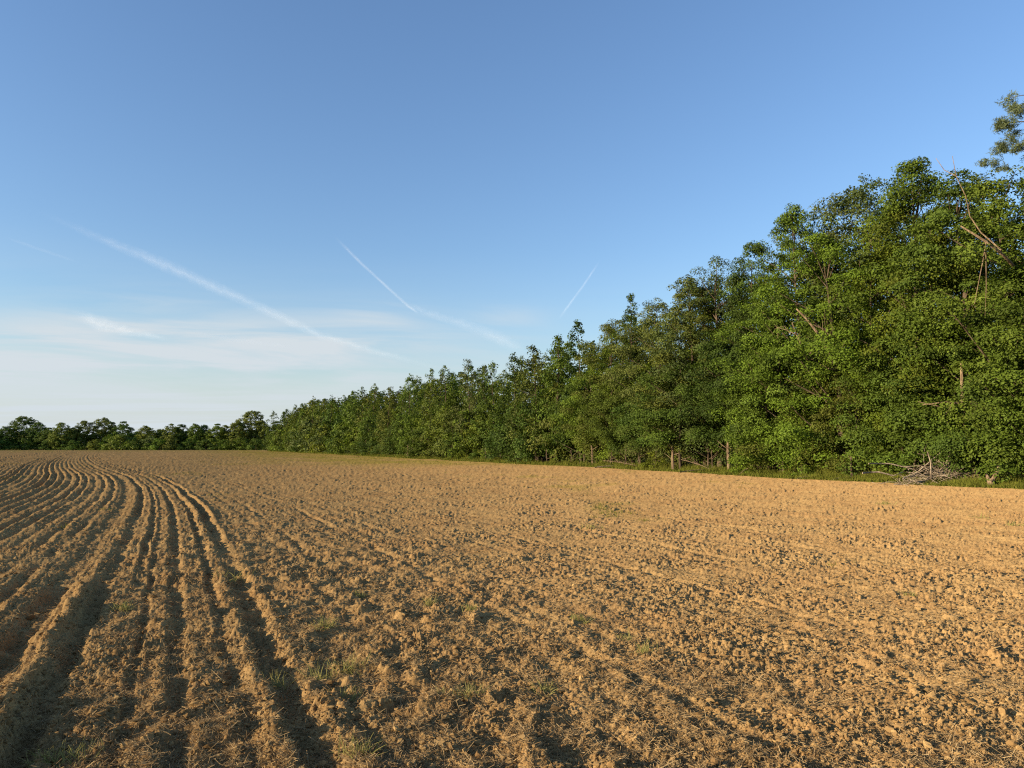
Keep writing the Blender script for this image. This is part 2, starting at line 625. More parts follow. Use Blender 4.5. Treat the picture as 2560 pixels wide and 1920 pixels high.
# scatter points spread evenly over the picture's share of the field
def scatter(n, rng, rmin, rmax, power=1.0):
    pmax, pmin = CAM_H * 740 / rmin, CAM_H * 740 / rmax
    p = pmin + (pmax - pmin) * rng.random(n) ** power
    r = CAM_H * 740 / p
    az = np.arctan(rng.uniform(-.85, .85, n))
    return r * np.sin(az), r * np.cos(az), r


def build_clods():
    rng = np.random.default_rng(4)
    phi = (1 + 5 ** .5) / 2
    iv = np.array([(-1, phi, 0), (1, phi, 0), (-1, -phi, 0), (1, -phi, 0), (0, -1, phi), (0, 1, phi), (0, -1, -phi), (0, 1, -phi), (phi, 0, -1), (phi, 0, 1), (-phi, 0, -1), (-phi, 0, 1)], dtype=float)
    iv /= np.linalg.norm(iv[0])
    it = np.array([(0, 11, 5), (0, 5, 1), (0, 1, 7), (0, 7, 10), (0, 10, 11), (1, 5, 9), (5, 11, 4), (11, 10, 2), (10, 7, 6), (7, 1, 8), (3, 9, 4), (3, 4, 2), (3, 2, 6), (3, 6, 8), (3, 8, 9), (4, 9, 5), (2, 4, 11), (6, 2, 10), (8, 6, 7), (9, 8, 1)])
    n = 230000
    x, y, r = scatter(n, rng, 2.7, 130, .95)
    weedy = (edge_s(x, y) > -18) & (y > 55)
    keep = (edge_s(x, y) < .2) & (~weedy | (rng.random(n) < .3)) & (perlin(x / .9, y / .9, 90) + .5 * rng.normal(size=n) > -.35)
    x, y, r = x[keep], y[keep], r[keep]
    n = len(x)
    size = np.exp(rng.normal(math.log(.0058), .55, n))
    size = np.maximum(size, r / 740 * .34 * rng.uniform(.7, 1.3, n))
    big = rng.random(n) < .006
    size[big] *= rng.uniform(1.6, 2.6, big.sum())
    size = np.minimum(size, .022 + r * .0008)
    z = field_h(x, y, local_cell(x, y))
    jit = rng.uniform(.45, 1.35, (n, 12, 1))
    sc = rng.uniform(.55, 1.45, (n, 1, 3)) * np.array([1, 1, .65])
    a = rng.uniform(0, 2 * np.pi, n)
    ca, sa = np.cos(a)[:, None], np.sin(a)[:, None]
    P = iv[None] * jit * sc
    px2 = P[..., 0] * ca - P[..., 1] * sa
    py2 = P[..., 0] * sa + P[..., 1] * ca
    P = np.stack([px2, py2, P[..., 2]], -1) * size[:, None, None]
    P += np.stack([x, y, z + size * .35], -1)[:, None]
    F = (it[None] + (np.arange(n) * 12)[:, None, None]).reshape(-1, 3)
    me = np_mesh('soil_clods', P.reshape(-1, 3), F)
    set_tint(me, np.repeat(np.clip(rng.normal(.38, .28, n), 0, 1), 20))
    tag(ob('soil_clods', me, M_CLOD), 'crumbled tan clods of dry earth strewn over the tilled field', 'soil clods', kind='stuff')


def strips(base, direc, length, width, rng, droop=0.0, nseg=2):
    """thin bent blades: base (n,3), unit direction (n,3)"""
    n = len(base)
    side = np.cross(direc, rng.normal(size=(n, 3)))
    side /= np.linalg.norm(side, axis=1)[:, None] + 1e-9
    bend = np.cross(side, direc) * rng.normal(0, .18, n)[:, None]
    V = []
    for i in range(nseg + 1):
        t = i / nseg
        c = base + direc * (length * t)[:, None] + bend * (length * t * t)[:, None]
        c[:, 2] -= droop * length * t * t
        wd = width * (1 - .75 * t if droop else 1 - .3 * abs(t - .5))
        V.append(c - side * (wd / 2)[:, None])
        V.append(c + side * (wd / 2)[:, None])
    V = np.stack(V, 1)
    q = np.array([[2 * i, 2 * i + 1, 2 * i + 3, 2 * i + 2] for i in range(nseg)])
    F = (q[None] + (np.arange(n) * 2 * (nseg + 1))[:, None, None]).reshape(-1, 4)
    return V.reshape(-1, 3), F


def build_straw():
    rng = np.random.default_rng(8)
    n = 310000
    x, y, r = scatter(n, rng, 2.7, 34, .62)
    u = row_u(x, y)
    w8 = .5 * np.exp(-((u - 1.6) / 2.8) ** 2) + .22
    clump = perlin(x / .7, y / .7, 91) * 1.3 + perlin(x / .22, y / .22, 92) * .9
    keep = (rng.random(n) < w8 * np.clip(.8 + clump, .15, 1.6)) & (edge_s(x, y) < .1)
    x, y, r = x[keep], y[keep], r[keep]
    n = len(x)
    L = rng.uniform(.015, .060, n) * (1 + .6 * (rng.random(n) < .08)) * np.clip(.75 + r / 14, .8, 2)
    W = np.clip(rng.uniform(.0016, .0036, n), r / 740 * .32, .03)
    tilt = np.abs(rng.normal(0, R(19), n))
    a = rng.uniform(0, 2 * np.pi, n)
    d = np.stack([np.cos(a) * np.cos(tilt), np.sin(a) * np.cos(tilt), np.sin(tilt)], -1)
    z = field_h(x, y, local_cell(x, y)) + .006
    V, F = strips(np.stack([x, y, z], -1) - d * (L * .3)[:, None] * np.array([1, 1, 0]), d, L, W, rng)
    me = np_mesh('straw_litter', V, F)
    set_tint(me, np.repeat(np.clip(rng.beta(2, 2.6, n), 0, 1), 2))
    tag(ob('straw_litter', me, M_STRAW), 'chopped dry straw lying over the tilled soil', 'straw', kind='stuff')


build_clods()
build_straw()

# ------------------------------------------------------------------ trees
PROF = {
    'gum': ([0, .12, .35, .6, .8, .93, 1], [.80, 1, 1, .84, .60, .36, .12]),
    'cone': ([0, .12, .35, .6, .8, .93, 1], [.80, 1, .97, .74, .50, .28, .07]),
    'maple': ([0, .2, .5, .75, .92, 1], [.75, .97, 1, .84, .5, .16]),
    'under': ([0, .12, .45, .8, 1], [.90, 1, .90, .58, .15]),
    'poplar': ([0, .2, .6, .85, 1], [.40, .75, 1, .82, .3]),
    'dome': ([0, .1, .35, .65, .88, 1], [.55, .8, 1, .98, .66, .25]),
    'spire': ([0, .15, .5, .8, 1], [.9, 1, .62, .3, .05]),
    'pine': ([0, .3, .6, .85, 1], [.25, .9, 1, .7, .2]),
}


def leaf_cloud(pos, nrm, size, rng, asp=.62):
    n = len(pos)
    nrm = nrm / (np.linalg.norm(nrm, axis=1)[:, None] + 1e-9)
    t = np.cross(nrm, rng.normal(size=(n, 3)))
    t /= np.linalg.norm(t, axis=1)[:, None] + 1e-9
    b = np.cross(nrm, t)
    L = size * rng.uniform(.5, 1.45, n)
    t = t * (L / 2)[:, None]
    b = b * (L * asp / 2)[:, None]
    fold = nrm * (L * .10)[:, None]
    V = np.stack([pos - t, pos + b + fold, pos + t, pos - b + fold], 1).reshape(-1, 3)
    F = np.arange(n * 4).reshape(-1, 4)
    return V, F


def make_tree_meshes(kind, seed, H, rad, base_f, ncl, per, leaf, clr, trunk_r=.11, limbs=12, inner=.3, gap=0.0):
    """meshes of one tree: (crown, trunk). Crown = leaves gathered in clumps through the crown's volume"""
    rng = np.random.default_rng(seed)
    tt, ff = PROF[kind]
    z0 = H * base_f
    ts = np.linspace(0, 1, 200)
    pr = np.interp(ts, tt, ff)
    cdf = np.cumsum(pr + .55 + .35 * (ts > .8))
    t = np.interp(rng.random(ncl) * cdf[-1], cdf, ts)
    ang = rng.uniform(0, 2 * np.pi, ncl)
    lob = 1 + .48 * perlin(np.cos(ang) * 1.6 + seed * 3.3, t * 4.2 + np.sin(ang) * 1.6, seed)
    fr = np.interp(t, tt, ff) * rad * lob
    rf = inner + (1 - inner) * rng.random(ncl) ** .55
    # boughs lie in tiers, and some of the crown stands open
    t = np.clip(t + .62 / (H / 1.35) / 2 / np.pi * 1.5 * np.sin(2 * np.pi * t * H / 1.35 + 2.5 * np.cos(ang + seed)), 0, 1)
    if not gap:
        keep = perlin(np.cos(ang) * 2.1 + seed * 1.7, t * H / 1.6 + np.sin(ang) * 2.1, seed + 70) > -.20
        t, ang, fr, rf = t[keep], ang[keep], fr[keep], rf[keep]
        ncl = len(t)
    if gap:
        keep = perlin(np.cos(ang) * 1.3 + seed, t * 6, seed + 50) > -gap
        t, ang, fr, rf = t[keep], ang[keep], fr[keep], rf[keep]
        ncl = len(t)
    lean = rng.normal(0, .03, 2) * H
    cx = np.cos(ang) * fr * rf + lean[0] * t
    cy = np.sin(ang) * fr * rf + lean[1] * t
    cz = z0 + t * (H - z0 - clr * .5)
    cc = np.stack([cx, cy, cz], -1)
    # leading shoot
    cc = np.concatenate([cc, [[lean[0], lean[1], H - clr * .35]]])
    rc = clr * rng.uniform(.55, 1.25, len(cc)) * np.concatenate([1.08 - (.62 if kind in ('cone', 'spire') else .45) * t, [.5]])
    m = np.maximum(6, (per * (rc / clr) ** 2 * rng.uniform(.7, 1.3, len(cc)))).astype(int)
    ci = np.repeat(np.arange(len(cc)), m)
    n = len(ci)
    d = rng.normal(size=(n, 3))
    d[:, 2] = np.where(rng.random(n) < .6, np.abs(d[:, 2]), d[:, 2])
    d /= np.linalg.norm(d, axis=1)[:, None]
    # sprays: leaves of a clump bunch along a few twigs
    rr = rc[ci] * (.35 + .75 * rng.random(n) ** .55)
    p = cc[ci] + d * rr[:, None] * np.array([1.08, 1.08, 1.15 if kind in ('cone', 'spire') else .8])
    p[:, 2] -= .10 * rc[ci] * np.hypot(d[:, 0], d[:, 1])
    out = np.stack([cx, cy, cz * 0], -1)
    out = np.concatenate([out, [[0, 0, 1.]]])
    out /= np.linalg.norm(out, axis=1)[:, None] + 1e-6
    if kind == 'pine':
        nrm = rng.normal(size=(n, 3))
        V, F = leaf_cloud(p, nrm, leaf, rng, asp=.10)
    else:
        nrm = d * .65 + np.array([0, 0, .32]) + out[ci] * .35 + rng.normal(size=(n, 3)) * .42
        V, F = leaf_cloud(p, nrm, leaf, rng)
    V[:, 2] = np.maximum(V[:, 2], .03)
    crown = np_mesh('crown', V, F)
    ctint = np.clip(rng.normal(.45, .2, len(cc)), 0, 1)
    set_tint(crown, np.clip(ctint[ci] + rng.normal(0, .13, n), 0, 1))
    crown.materials.append(M_LEAF)
    # trunk with limbs reaching into the crown
    g = Geo()
    k = 9
    zt = np.linspace(-.15, H * .9, k)
    path = np.stack([lean[0] * np.abs(zt / H) ** 1.5 + rng.normal(0, .035, k) * (zt > 1), lean[1] * np.abs(zt / H) ** 1.5 + rng.normal(0, .035, k) * (zt > 1), zt], -1)
    tr = trunk_r * (1 - .88 * np.clip(zt / (H * .9), 0, 1))
    tr[0] *= 1.25
    g.tube(path, tr, 8)
    if limbs:
        pick = rng.choice(len(cc) - 1, min(limbs, len(cc) - 1), replace=False)
        for i in pick:
            e = cc[i]
            zs = max(.6, e[2] - np.hypot(e[0], e[1]) * rng.uniform(.5, 1.0))
            zs = min(zs, H * .8)
            s = np.array([np.interp(zs, zt, path[:, 0]), np.interp(zs, zt, path[:, 1]), zs])
            g.tube(curve3(s, e, (0, 0, -.1 * rng.random()) + rng.normal(0, .08, 3), 6), np.linspace(.38, .10, 6) * trunk_r * (1 - .6 * zs / H), 6, cap=False)
    return crown, g.mesh('trunk')


LIB = {}


def lib(key, n, **kw):
    kinds = kw.pop('kind')
    for i in range(n):
        LIB.setdefault(key, []).append((make_tree_meshes(kinds, hash_seed(key, i), **kw), kw['H']))


def hash_seed(key, i):
    return (sum(ord(c) * (j + 3) for j, c in enumerate(key)) * 131 + i * 977) % 100003


# near: leaf-sized faces; mid and far: larger sprays of leaves
lib('gum_near', 4, kind='gum', H=12.0, rad=2.5, base_f=.05, ncl=400, per=330, leaf=.09, clr=.47, trunk_r=.15, limbs=26)
lib('maple_near', 4, kind='maple', H=11.0, rad=2.7, base_f=.05, ncl=290, per=340, leaf=.087, clr=.54, trunk_r=.14, limbs=26)
lib('under_near', 5, kind='under', H=5.5, rad=2.1, base_f=.08, ncl=120, per=310, leaf=.080, clr=.45, trunk_r=.06, limbs=16, inner=.35)
lib('poplar_near', 2, kind='poplar', H=13.0, rad=2.9, base_f=.18, ncl=430, per=140, leaf=.105, clr=.55, trunk_r=.14, limbs=30, gap=.45)
lib('spire_near', 1, kind='spire', H=12.5, rad=1.9, base_f=.10, ncl=240, per=170, leaf=.115, clr=.45, trunk_r=.13, limbs=20)
lib('gum_mid', 4, kind='cone', H=12.0, rad=2.3, base_f=.08, ncl=230, per=90, leaf=.19, clr=.56, trunk_r=.14, limbs=12)
lib('maple_mid', 4, kind='cone', H=11.0, rad=2.3, base_f=.08, ncl=220, per=90, leaf=.19, clr=.60, trunk_r=.13, limbs=12)
lib('open_near', 4, kind='maple', H=5.5, rad=2.1, base_f=.24, ncl=105, per=310, leaf=.080, clr=.45, trunk_r=.06, limbs=16, inner=.35)
lib('under_mid', 4, kind='under', H=5.5, rad=2.1, base_f=.10, ncl=95, per=85, leaf=.17, clr=.52, trunk_r=.06, limbs=8)
lib('spire_mid', 2, kind='spire', H=12.0, rad=1.6, base_f=.08, ncl=140, per=90, leaf=.18, clr=.47, trunk_r=.12, limbs=8)
lib('shrub_near', 4, kind='under', H=1.8, rad=1.1, base_f=.04, ncl=55, per=110, leaf=.085, clr=.30, trunk_r=.025, limbs=12, inner=.2)
lib('shrub_mid', 3, kind='under', H=1.8, rad=1.2, base_f=.04, ncl=40, per=70, leaf=.13, clr=.34, trunk_r=.025, limbs=6, inner=.2)
lib('gum_far', 4, kind='cone', H=12.0, rad=2.5, base_f=.05, ncl=130, per=60, leaf=.31, clr=.70, trunk_r=.14, limbs=5)
lib('under_far', 3, kind='under', H=5.5, rad=2.4, base_f=.06, ncl=60, per=50, leaf=.30, clr=.70, trunk_r=.08, limbs=4)
lib('dome_far', 4, kind='dome', H=14.0, rad=6.0, base_f=.08, ncl=340, per=85, leaf=.42, clr=1.0, trunk_r=.3, limbs=10, gap=.5)
lib('broad_far', 4, kind='maple', H=11.0, rad=4.0, base_f=.05, ncl=230, per=80, leaf=.38, clr=.85, trunk_r=.2, limbs=6, gap=.8)
lib('bush_far', 3, kind='under', H=5.0, rad=3.4, base_f=.03, ncl=80, per=60, leaf=.38, clr=.95, trunk_r=.1, limbs=4)

GREENS = {
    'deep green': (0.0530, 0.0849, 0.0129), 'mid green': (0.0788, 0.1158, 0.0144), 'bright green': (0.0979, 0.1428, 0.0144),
    'yellow-green': (0.1137, 0.1405, 0.0144), 'olive green': (0.0925, 0.1122, 0.0190), 'grey-green': (0.0899, 0.1142, 0.0289),
}
used = {}
trng = np.random.default_rng(77)


def tree(name, key, x, y, H, label, hue, group, width=1.0, cat='tree', bark=None):
    variants = LIB[key]
    i = used.get(key, 0)
    used[key] = i + 1
    (cm_, tm_), h0 = variants[i % len(variants)]
    z = float(base_h(np.array([x]), np.array([y]))[0])
    e = empty(name, (x, y, z), trng.uniform(0, 2 * math.pi))
    k = H / h0
    kw = k ** .55 * width
    e.scale = (kw * trng.uniform(.92, 1.08), kw * trng.uniform(.92, 1.08), k)
    tag(e, label, cat, group)
    c = ob('crown', cm_, None, e)
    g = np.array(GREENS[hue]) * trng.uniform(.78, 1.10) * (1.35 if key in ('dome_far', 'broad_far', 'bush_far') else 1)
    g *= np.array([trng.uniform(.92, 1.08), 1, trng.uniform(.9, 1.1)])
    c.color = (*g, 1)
    t = ob('trunk', tm_, None, e)
    if len(tm_.materials) == 0:
        tm_.materials.append(bark or M_BARK)
    return e


def edge_point(px, s):
    """the point on the line s metres inside the forest edge that shows at picture column px"""
    a = (px - 1280.0) / FPX                  # x / depth, near the horizon depth = y*cp
    # x = a*cp*y ; x - EX0 - M(y-EY0) = s*N
    y = (EX0 - EDGE_M * EY0 + s * EDGE_N) / (a * cp - EDGE_M)
    return a * cp * y, y


def lod(y):
    return 'near' if y < 62 else ('mid' if y < 130 else 'far')


# landmarks along the edge, in picture columns, to say which tree is meant
LAND = [(2470, 'the forked stump'), (2330, 'the brush pile'), (2030, 'the leaning dead snag'), (1885, 'the bare pale trunk'), (1580, 'the dark spire tree'), (1290, 'the small knobby dark tip')]
ORD = ['first', 'second', 'third', 'fourth', 'fifth', 'sixth', 'seventh', 'eighth', 'ninth', 'tenth', 'eleventh', 'twelfth', 'thirteenth', 'fourteenth', 'fifteenth', 'sixteenth', 'seventeenth', 'eighteenth', 'nineteenth', 'twentieth', 'twenty-first', 'twenty-second', 'twenty-third', 'twenty-fourth', 'twenty-fifth', 'twenty-sixth', 'twenty-seventh', 'twenty-eighth', 'twenty-ninth', 'thirtieth', 'thirty-first', 'thirty-second', 'thirty-third', 'thirty-fourth', 'thirty-fifth', 'thirty-sixth', 'thirty-seventh', 'thirty-eighth', 'thirty-ninth', 'fortieth']

# canopy trees whose tops make the skyline: (column, row of the top, kind, hue, depth inside, width, label)
SKYLINE = [
    (2680, 420, 'gum', 'mid green', 3.2, 1.1, None),
    (2555, 405, 'maple', 'mid green', 3.4, 1.05, 'broad green broadleaf with bumpy crown beneath the overhanging pine boughs'),
    (2440, 415, 'gum', 'deep green', 3.2, .95, 'dense green tree behind the curved bare branch of the dead leaning tree'),
    (2305, 398, 'gum', 'mid green', 3.6, 1.05, 'tall conical tree with rounded leaf clumps, highest pointed top above the brush pile'),
    (2170, 440, 'poplar', 'grey-green', 6.5, 1.05, 'airy poplar with sky showing through its crown, beside the tall conical tree'),
    (2085, 490, 'poplar', 'grey-green', 6.0, .9, 'thin airy treetop on the outer side of the sky-pierced poplar'),
    (2015, 505, 'gum', 'mid green', 3.3, .85, 'green tree with slender leafy tip above the leaning dead snag'),
    (2110, 580, 'maple', 'bright green', 2.9, 1.1, 'bright green rounded tree just under the airy poplar'),
    (1895, 606, 'gum', 'deep green', 4.2, .85, 'dark tree with narrow ragged top beside the slender leafy tip'),
    (1955, 668, 'maple', 'bright green', 2.6, 1.0, 'bright green leafy tree between the slender tip and the dark ragged top'),
    (1800, 640, 'maple', 'grey-green', 3.9, 1.05, 'grey-green tree with feathery boughs reaching out over the field'),
    (1740, 690, 'gum', 'olive green', 3.4, .95, 'olive tree below the feathery reaching boughs'),
    (1655, 738, 'maple', 'grey-green', 4.0, .9, 'grey-green tree with twin blunt tops next to the dark spire tree'),
    (1582, 732, 'spire', 'deep green', 3.6, .9, 'dark narrow spire tree standing clear above its neighbours'),
    (1525, 800, 'maple', 'olive green', 3.2, 1.0, 'olive tree with feathery top on the far side of the dark spire tree'),
    (1452, 800, 'gum', 'deep green', 3.6, 1.0, 'dark green tree with knobby crest, first rise beyond the dark spire tree'),
    (1395, 835, 'maple', 'mid green', 3.4, 1.0, 'mid green tree stepping down from the knobby dark crest'),
    (1345, 865, 'maple', 'olive green', 3.3, 1.0, 'olive rounded tree two below the knobby dark crest'),
    (1288, 880, 'gum', 'deep green', 3.6, .85, 'dark tree with small knobby tip where the faint contrail meets the trees'),
    (1235, 902, 'maple', 'mid green', 3.4, 1.0, 'rounded green tree next beyond the small knobby tip'),
    (1175, 897, 'gum', 'grey-green', 3.6, .95, 'pale green tree with a tuft of upright shoots on its top'),
    (1115, 912, 'gum', 'mid green', 3.4, .95, 'tree with split leafy tip under the end of the broad contrail'),
    (1072, 922, 'gum', 'bright green', 3.4, .9, 'bright green conical tree under the end of the broad contrail'),
    (1022, 935, 'gum', 'mid green', 3.4, .95, 'pointed tree with two leafy tips in the receding tree line'),
    (968, 965, 'gum', 'olive green', 3.4, 1.0, 'olive tree with low blunt top in the receding tree line'),
    (932, 958, 'gum', 'mid green', 3.4, .9, 'tree with flat square tip standing over the receding tree line'),
    (905, 967, 'gum', 'deep green', 3.4, .9, 'narrow dark tree just beyond the flat square tip'),
    (868, 977, 'gum', 'mid green', 3.4, 1.0, 'mid green tree with comb-like top in the receding tree line'),
    (825, 988, 'gum', 'deep green', 3.4, 1.0, 'dark green tree with level top far along the tree line'),
    (778, 989, 'gum', 'olive green', 3.4, 1.0, 'tall tree with small horned top far along the tree line'),
    (742, 1012, 'gum', 'mid green', 3.4, 1.0, 'green tree in the dip before the far end of the tree line'),
    (706, 1022, 'gum', 'deep green', 2.5, 1.05, 'dark rounded tree second from the far end of the tree line'),
    (682, 1026, 'maple', 'mid green', 2.0, 1.15, 'rounded lone-standing green tree closing the far end of the tree line'),
]
TREELINE = 'trees of the right-hand forest edge'
for px, ty, kind, hue, s, wd, label in SKYLINE:
    x, y = edge_point(px, s)
    H = top_z(x, y, ty) * 1.0
    L_ = lod(y)
    key = kind + '_' + L_
    if L_ == 'far':
        key = 'gum_far'
    if kind == 'poplar' and L_ != 'near':
        key = 'maple_' + L_
    if label is None:
        label = 'leafy tree at the frame edge nearest the viewer, mostly out of sight'
    tree('broadleaf_tree', key, x, y, H, label, hue, TREELINE, wd * (1.16 if L_ == 'near' else 1.0))

# the line of the skyline at any column, to keep the fill trees below it
_sk = sorted((a, b) for a, b, *_ in SKYLINE)
_sx, _sy = [a for a, b in _sk], [b for a, b in _sk]


def nearest_land(px):
    j = min(range(len(LAND)), key=lambda k: abs(LAND[k][0] - px))
    return LAND[j]


# front row: low trees and saplings with branches down to the grass
hues = list(GREENS)
cnt = {}
px = 2640.0
step_rng = np.random.default_rng(5)
while True:
    s = step_rng.uniform(1.5, 3.3)
    if 2180 < px < 2540:
        s = max(s, 3.0)
    x, y = edge_point(px, s)
    if y > EDGE_END - 2:
        break
    top_frac = step_rng.uniform(.34, .66)
    H = max(3.2, min(9.5, top_z(x, y, np.interp(px, _sx, _sy)) * top_frac))
    hue = hues[step_rng.choice(6, p=[.26, .28, .22, .06, .12, .06])]
    lx, lname = nearest_land(px)
    if px > 1250:
        side = 'near' if px > lx else 'far'
        kx = cnt.get((lname, side), 0)
        cnt[(lname, side)] = kx + 1
        label = None
        meta = (lname, side, hue)
    else:
        meta = ('tree line', '', hue)
    e = tree('understory_tree', ('open_' if 1340 < px < 2000 and y < 62 else 'under_') + lod(y), x, y, H, 'x', hue, 'low trees along the field edge', step_rng.uniform(.95, 1.25), 'tree')
    e['_m'] = list(meta) + [f'{px:.0f}']
    gapm = step_rng.uniform(1.7, 2.9) if y < 62 else step_rng.uniform(2.4, 3.8)
    yn = y + gapm / EDGE_N
    px = 1280 + FPX * (x + EDGE_M * (yn - y)) / (yn * cp)

# shrubs and brambles that spill out over the grass
px = 2640.0
k = 0
while True:
    s = step_rng.uniform(.7, 1.7)
    x, y = edge_point(px, s)
    if y > 150:
        break
    open_ = 1340 < px < 1960
    if step_rng.random() < (.22 if open_ else .62) and not (2200 < px < 2510 and s < 1.75):
        hue = hues[step_rng.choice(6, p=[.22, .22, .20, .16, .12, .08])]
        e = tree('shrub', 'shrub_' + ('near' if y < 62 else 'mid'), x, y, step_rng.uniform(.6, 1.9) * (.7 if open_ else 1), f'{hue} shrub at the forest foot, {ORD[min(k, 39)]} back from the right end', hue, 'shrubs at the foot of the forest edge', step_rng.uniform(.9, 1.5), 'shrub')
        k += 1
    gapm = step_rng.uniform(1.1, 2.6) * (1 if y < 62 else 1.7)
    yn = y + gapm / EDGE_N
    px = 1280 + FPX * (x + EDGE_M * (yn - y)) / (yn * cp)

# second storey behind the front row, filling below the skyline
px = 2660.0
while True:
    s = step_rng.uniform(4.2, 6.5)
    x, y = edge_point(px, s)
    if y > EDGE_END:
        break
    H = max(5, top_z(x, y, np.interp(px, _sx, _sy)) * step_rng.uniform(.82, .95))
    hue = hues[step_rng.choice(6, p=[.26, .28, .14, .06, .18, .08])]
    L_ = lod(y)
    key = ('gum_' if L_ == 'far' or step_rng.random() < .5 else 'maple_') + L_
    e = tree('broadleaf_tree', key, x, y, H, 'leafy tree of the second row, showing only between the front trees of the forest edge', hue, 'second row of forest trees', 1.0)
    gapm = step_rng.uniform(2.6, 3.8)
    yn = y + gapm / EDGE_N
    px = 1280 + FPX * (x + EDGE_M * (yn - y)) / (yn * cp)
# deep forest behind: closes the gaps between the trunks
px = 2700.0
while True:
    s = step_rng.uniform(9, 13)
    x, y = edge_point(px, s)
    if y > EDGE_END:
        break
    H = max(5, top_z(x, y, np.interp(px, _sx, _sy)) * step_rng.uniform(.78, .93))
    L_ = 'far' if y > 70 else 'mid'
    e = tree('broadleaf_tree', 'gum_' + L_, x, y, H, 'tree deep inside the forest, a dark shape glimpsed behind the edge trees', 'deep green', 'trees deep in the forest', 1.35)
    gapm = step_rng.uniform(3.2, 4.4)
    yn = y + gapm / EDGE_N
    px = 1280 + FPX * (x + EDGE_M * (yn - y)) / (yn * cp)

# labels of the front row: by the nearest landmark and the count from it
rows = {}
for o in C.objects:
    if '_m' in o.keys():
        m = list(o['_m'])
        rows.setdefault((m[0], m[1]), []).append((float(m[3]), m[2], o))
for (lname, side), v in rows.items():
    if lname == 'tree line':
        v.sort(key=lambda q: q[0])
        for i, (p_, hue, o) in enumerate(v):
            o['label'] = f'low {hue} tree, {ORD[min(i, 39)]} counted back from the far end of the tree line'
    else:
        lx = next(a for a, b in LAND if b == lname)
        v.sort(key=lambda q: abs(q[0] - lx))
        for i, (p_, hue, o) in enumerate(v):
            o['label'] = f'low {hue} edge tree, {ORD[i]} on the {"nearer" if side == "near" else "farther"} side of {lname}'
    for _p, _h, o in v:
        del o['_m']

# ------------------------------------------------------------------ far trees across the end of the field
FAR = [
    (-60, 1050, 'dome', 'deep green', 300, 'dark crown cut off by the frame at the far left of the field'),
    (12, 1066, 'broad', 'deep green', 296, 'dark tree in front of the big dome-shaped oak'),
    (55, 1040, 'dome', 'deep green', 305, 'big dome-shaped dark oak at the far left end of the field'),
    (97, 1054, 'broad', 'deep green', 300, 'slim dark tree beside the big dome-shaped oak'),
    (118, 1068, 'broad', 'deep green', 298, 'short dark tree in the dip right of the dome-shaped oak'),
    (152, 1056, 'broad', 'olive green', 296, 'pale olive lit tree between two dark ones on the far side'),
    (178, 1068, 'broad', 'deep green', 300, 'low dark tree beside the pale olive lit tree'),
    (203, 1050, 'broad', 'olive green', 300, 'olive tree with knobbly top before the wide far oak'),
    (258, 1043, 'dome', 'olive green', 306, 'wide spreading oak with sunlit crown on the far side of the field'),
    (305, 1052, 'broad', 'deep green', 303, 'dark shoulder tree on the right of the wide spreading oak'),
    (345, 1080, 'broad', 'deep green', 310, 'lowest dark tree where the far tree line dips'),
    (366, 1064, 'broad', 'olive green', 298, 'small pointed pale tree right of the dip in the far tree line'),
    (395, 1072, 'broad', 'deep green', 303, 'dark tree just right of the small pointed pale tree'),
    (425, 1058, 'broad', 'olive green', 300, 'flat-topped olive tree midway along the far tree line'),
    (458, 1060, 'broad', 'deep green', 303, 'dark tree next to the flat-topped olive tree'),
    (488, 1059, 'broad', 'mid green', 300, 'green tree with square top in the far tree line'),
    (512, 1061, 'broad', 'deep green', 303, 'dark tree between the square top and the bushy far trees'),
    (540, 1058, 'broad', 'mid green', 300, 'bushy far tree left of the bare-twigged one'),
    (565, 1062, 'broad', 'olive green', 303, 'thin far tree with bare twigs at the top'),
    (590, 1052, 'broad', 'olive green', 300, 'olive tree leaning against the tall domed oak near the forest end'),
    (622, 1026, 'dome', 'olive green', 306, 'tall olive-brown domed oak just beyond the end of the forest edge'),
    (655, 1050, 'broad', 'olive green', 303, 'brownish tree half hidden behind the end of the forest edge'),
    (690, 1052, 'broad', 'deep green', 306, 'dark tree hidden behind the end of the forest edge'),
]
for px, ty, kind, hue, y, label in FAR:
    x = (px - 1280) / FPX * y * cp
    H = top_z(x, y, ty)
    wd = {'dome': 1.0, 'broad': .95}[kind]
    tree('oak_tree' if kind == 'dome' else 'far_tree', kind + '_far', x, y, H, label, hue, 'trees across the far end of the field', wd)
BUSH = [(0, 1098, 'deep green'), (60, 1095, 'deep green'), (120, 1098, 'deep green'), (185, 1100, 'deep green'), (240, 1098, 'olive green'), (275, 1085, 'mid green'), (300, 1084, 'olive green'), (335, 1092, 'mid green'), (372, 1088, 'grey-green'), (398, 1095, 'mid green'), (425, 1090, 'olive green'), (470, 1096, 'deep green'), (515, 1098, 'deep green'), (560, 1098, 'mid green'), (600, 1092, 'mid green'), (640, 1095, 'deep green')]
for i, (px, ty, hue) in enumerate(BUSH):
    y = 291 + (i % 3) * 1.5
    x = (px - 1280) / FPX * y * cp
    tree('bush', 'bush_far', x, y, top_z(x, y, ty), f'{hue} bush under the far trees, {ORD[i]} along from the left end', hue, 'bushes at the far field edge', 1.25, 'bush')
for i in range(24):
    px = -40 + i * 32
    y = 318 + (i * 7 % 5)
    x = (px - 1280) / FPX * y * cp
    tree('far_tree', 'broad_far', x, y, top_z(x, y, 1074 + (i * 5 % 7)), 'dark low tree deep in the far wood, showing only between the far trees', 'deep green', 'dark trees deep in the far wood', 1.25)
# unseen trees carrying the far line on beyond the frame, added to cast shade
for i in range(7):
    y = 285 - i * 9
    x = -225 - i * 5.5
    tree('far_tree', 'broad_far', x, y, 13, 'tree beyond the left frame edge, out of sight from the field', 'deep green', 'trees beyond the left frame edge', 1.2)

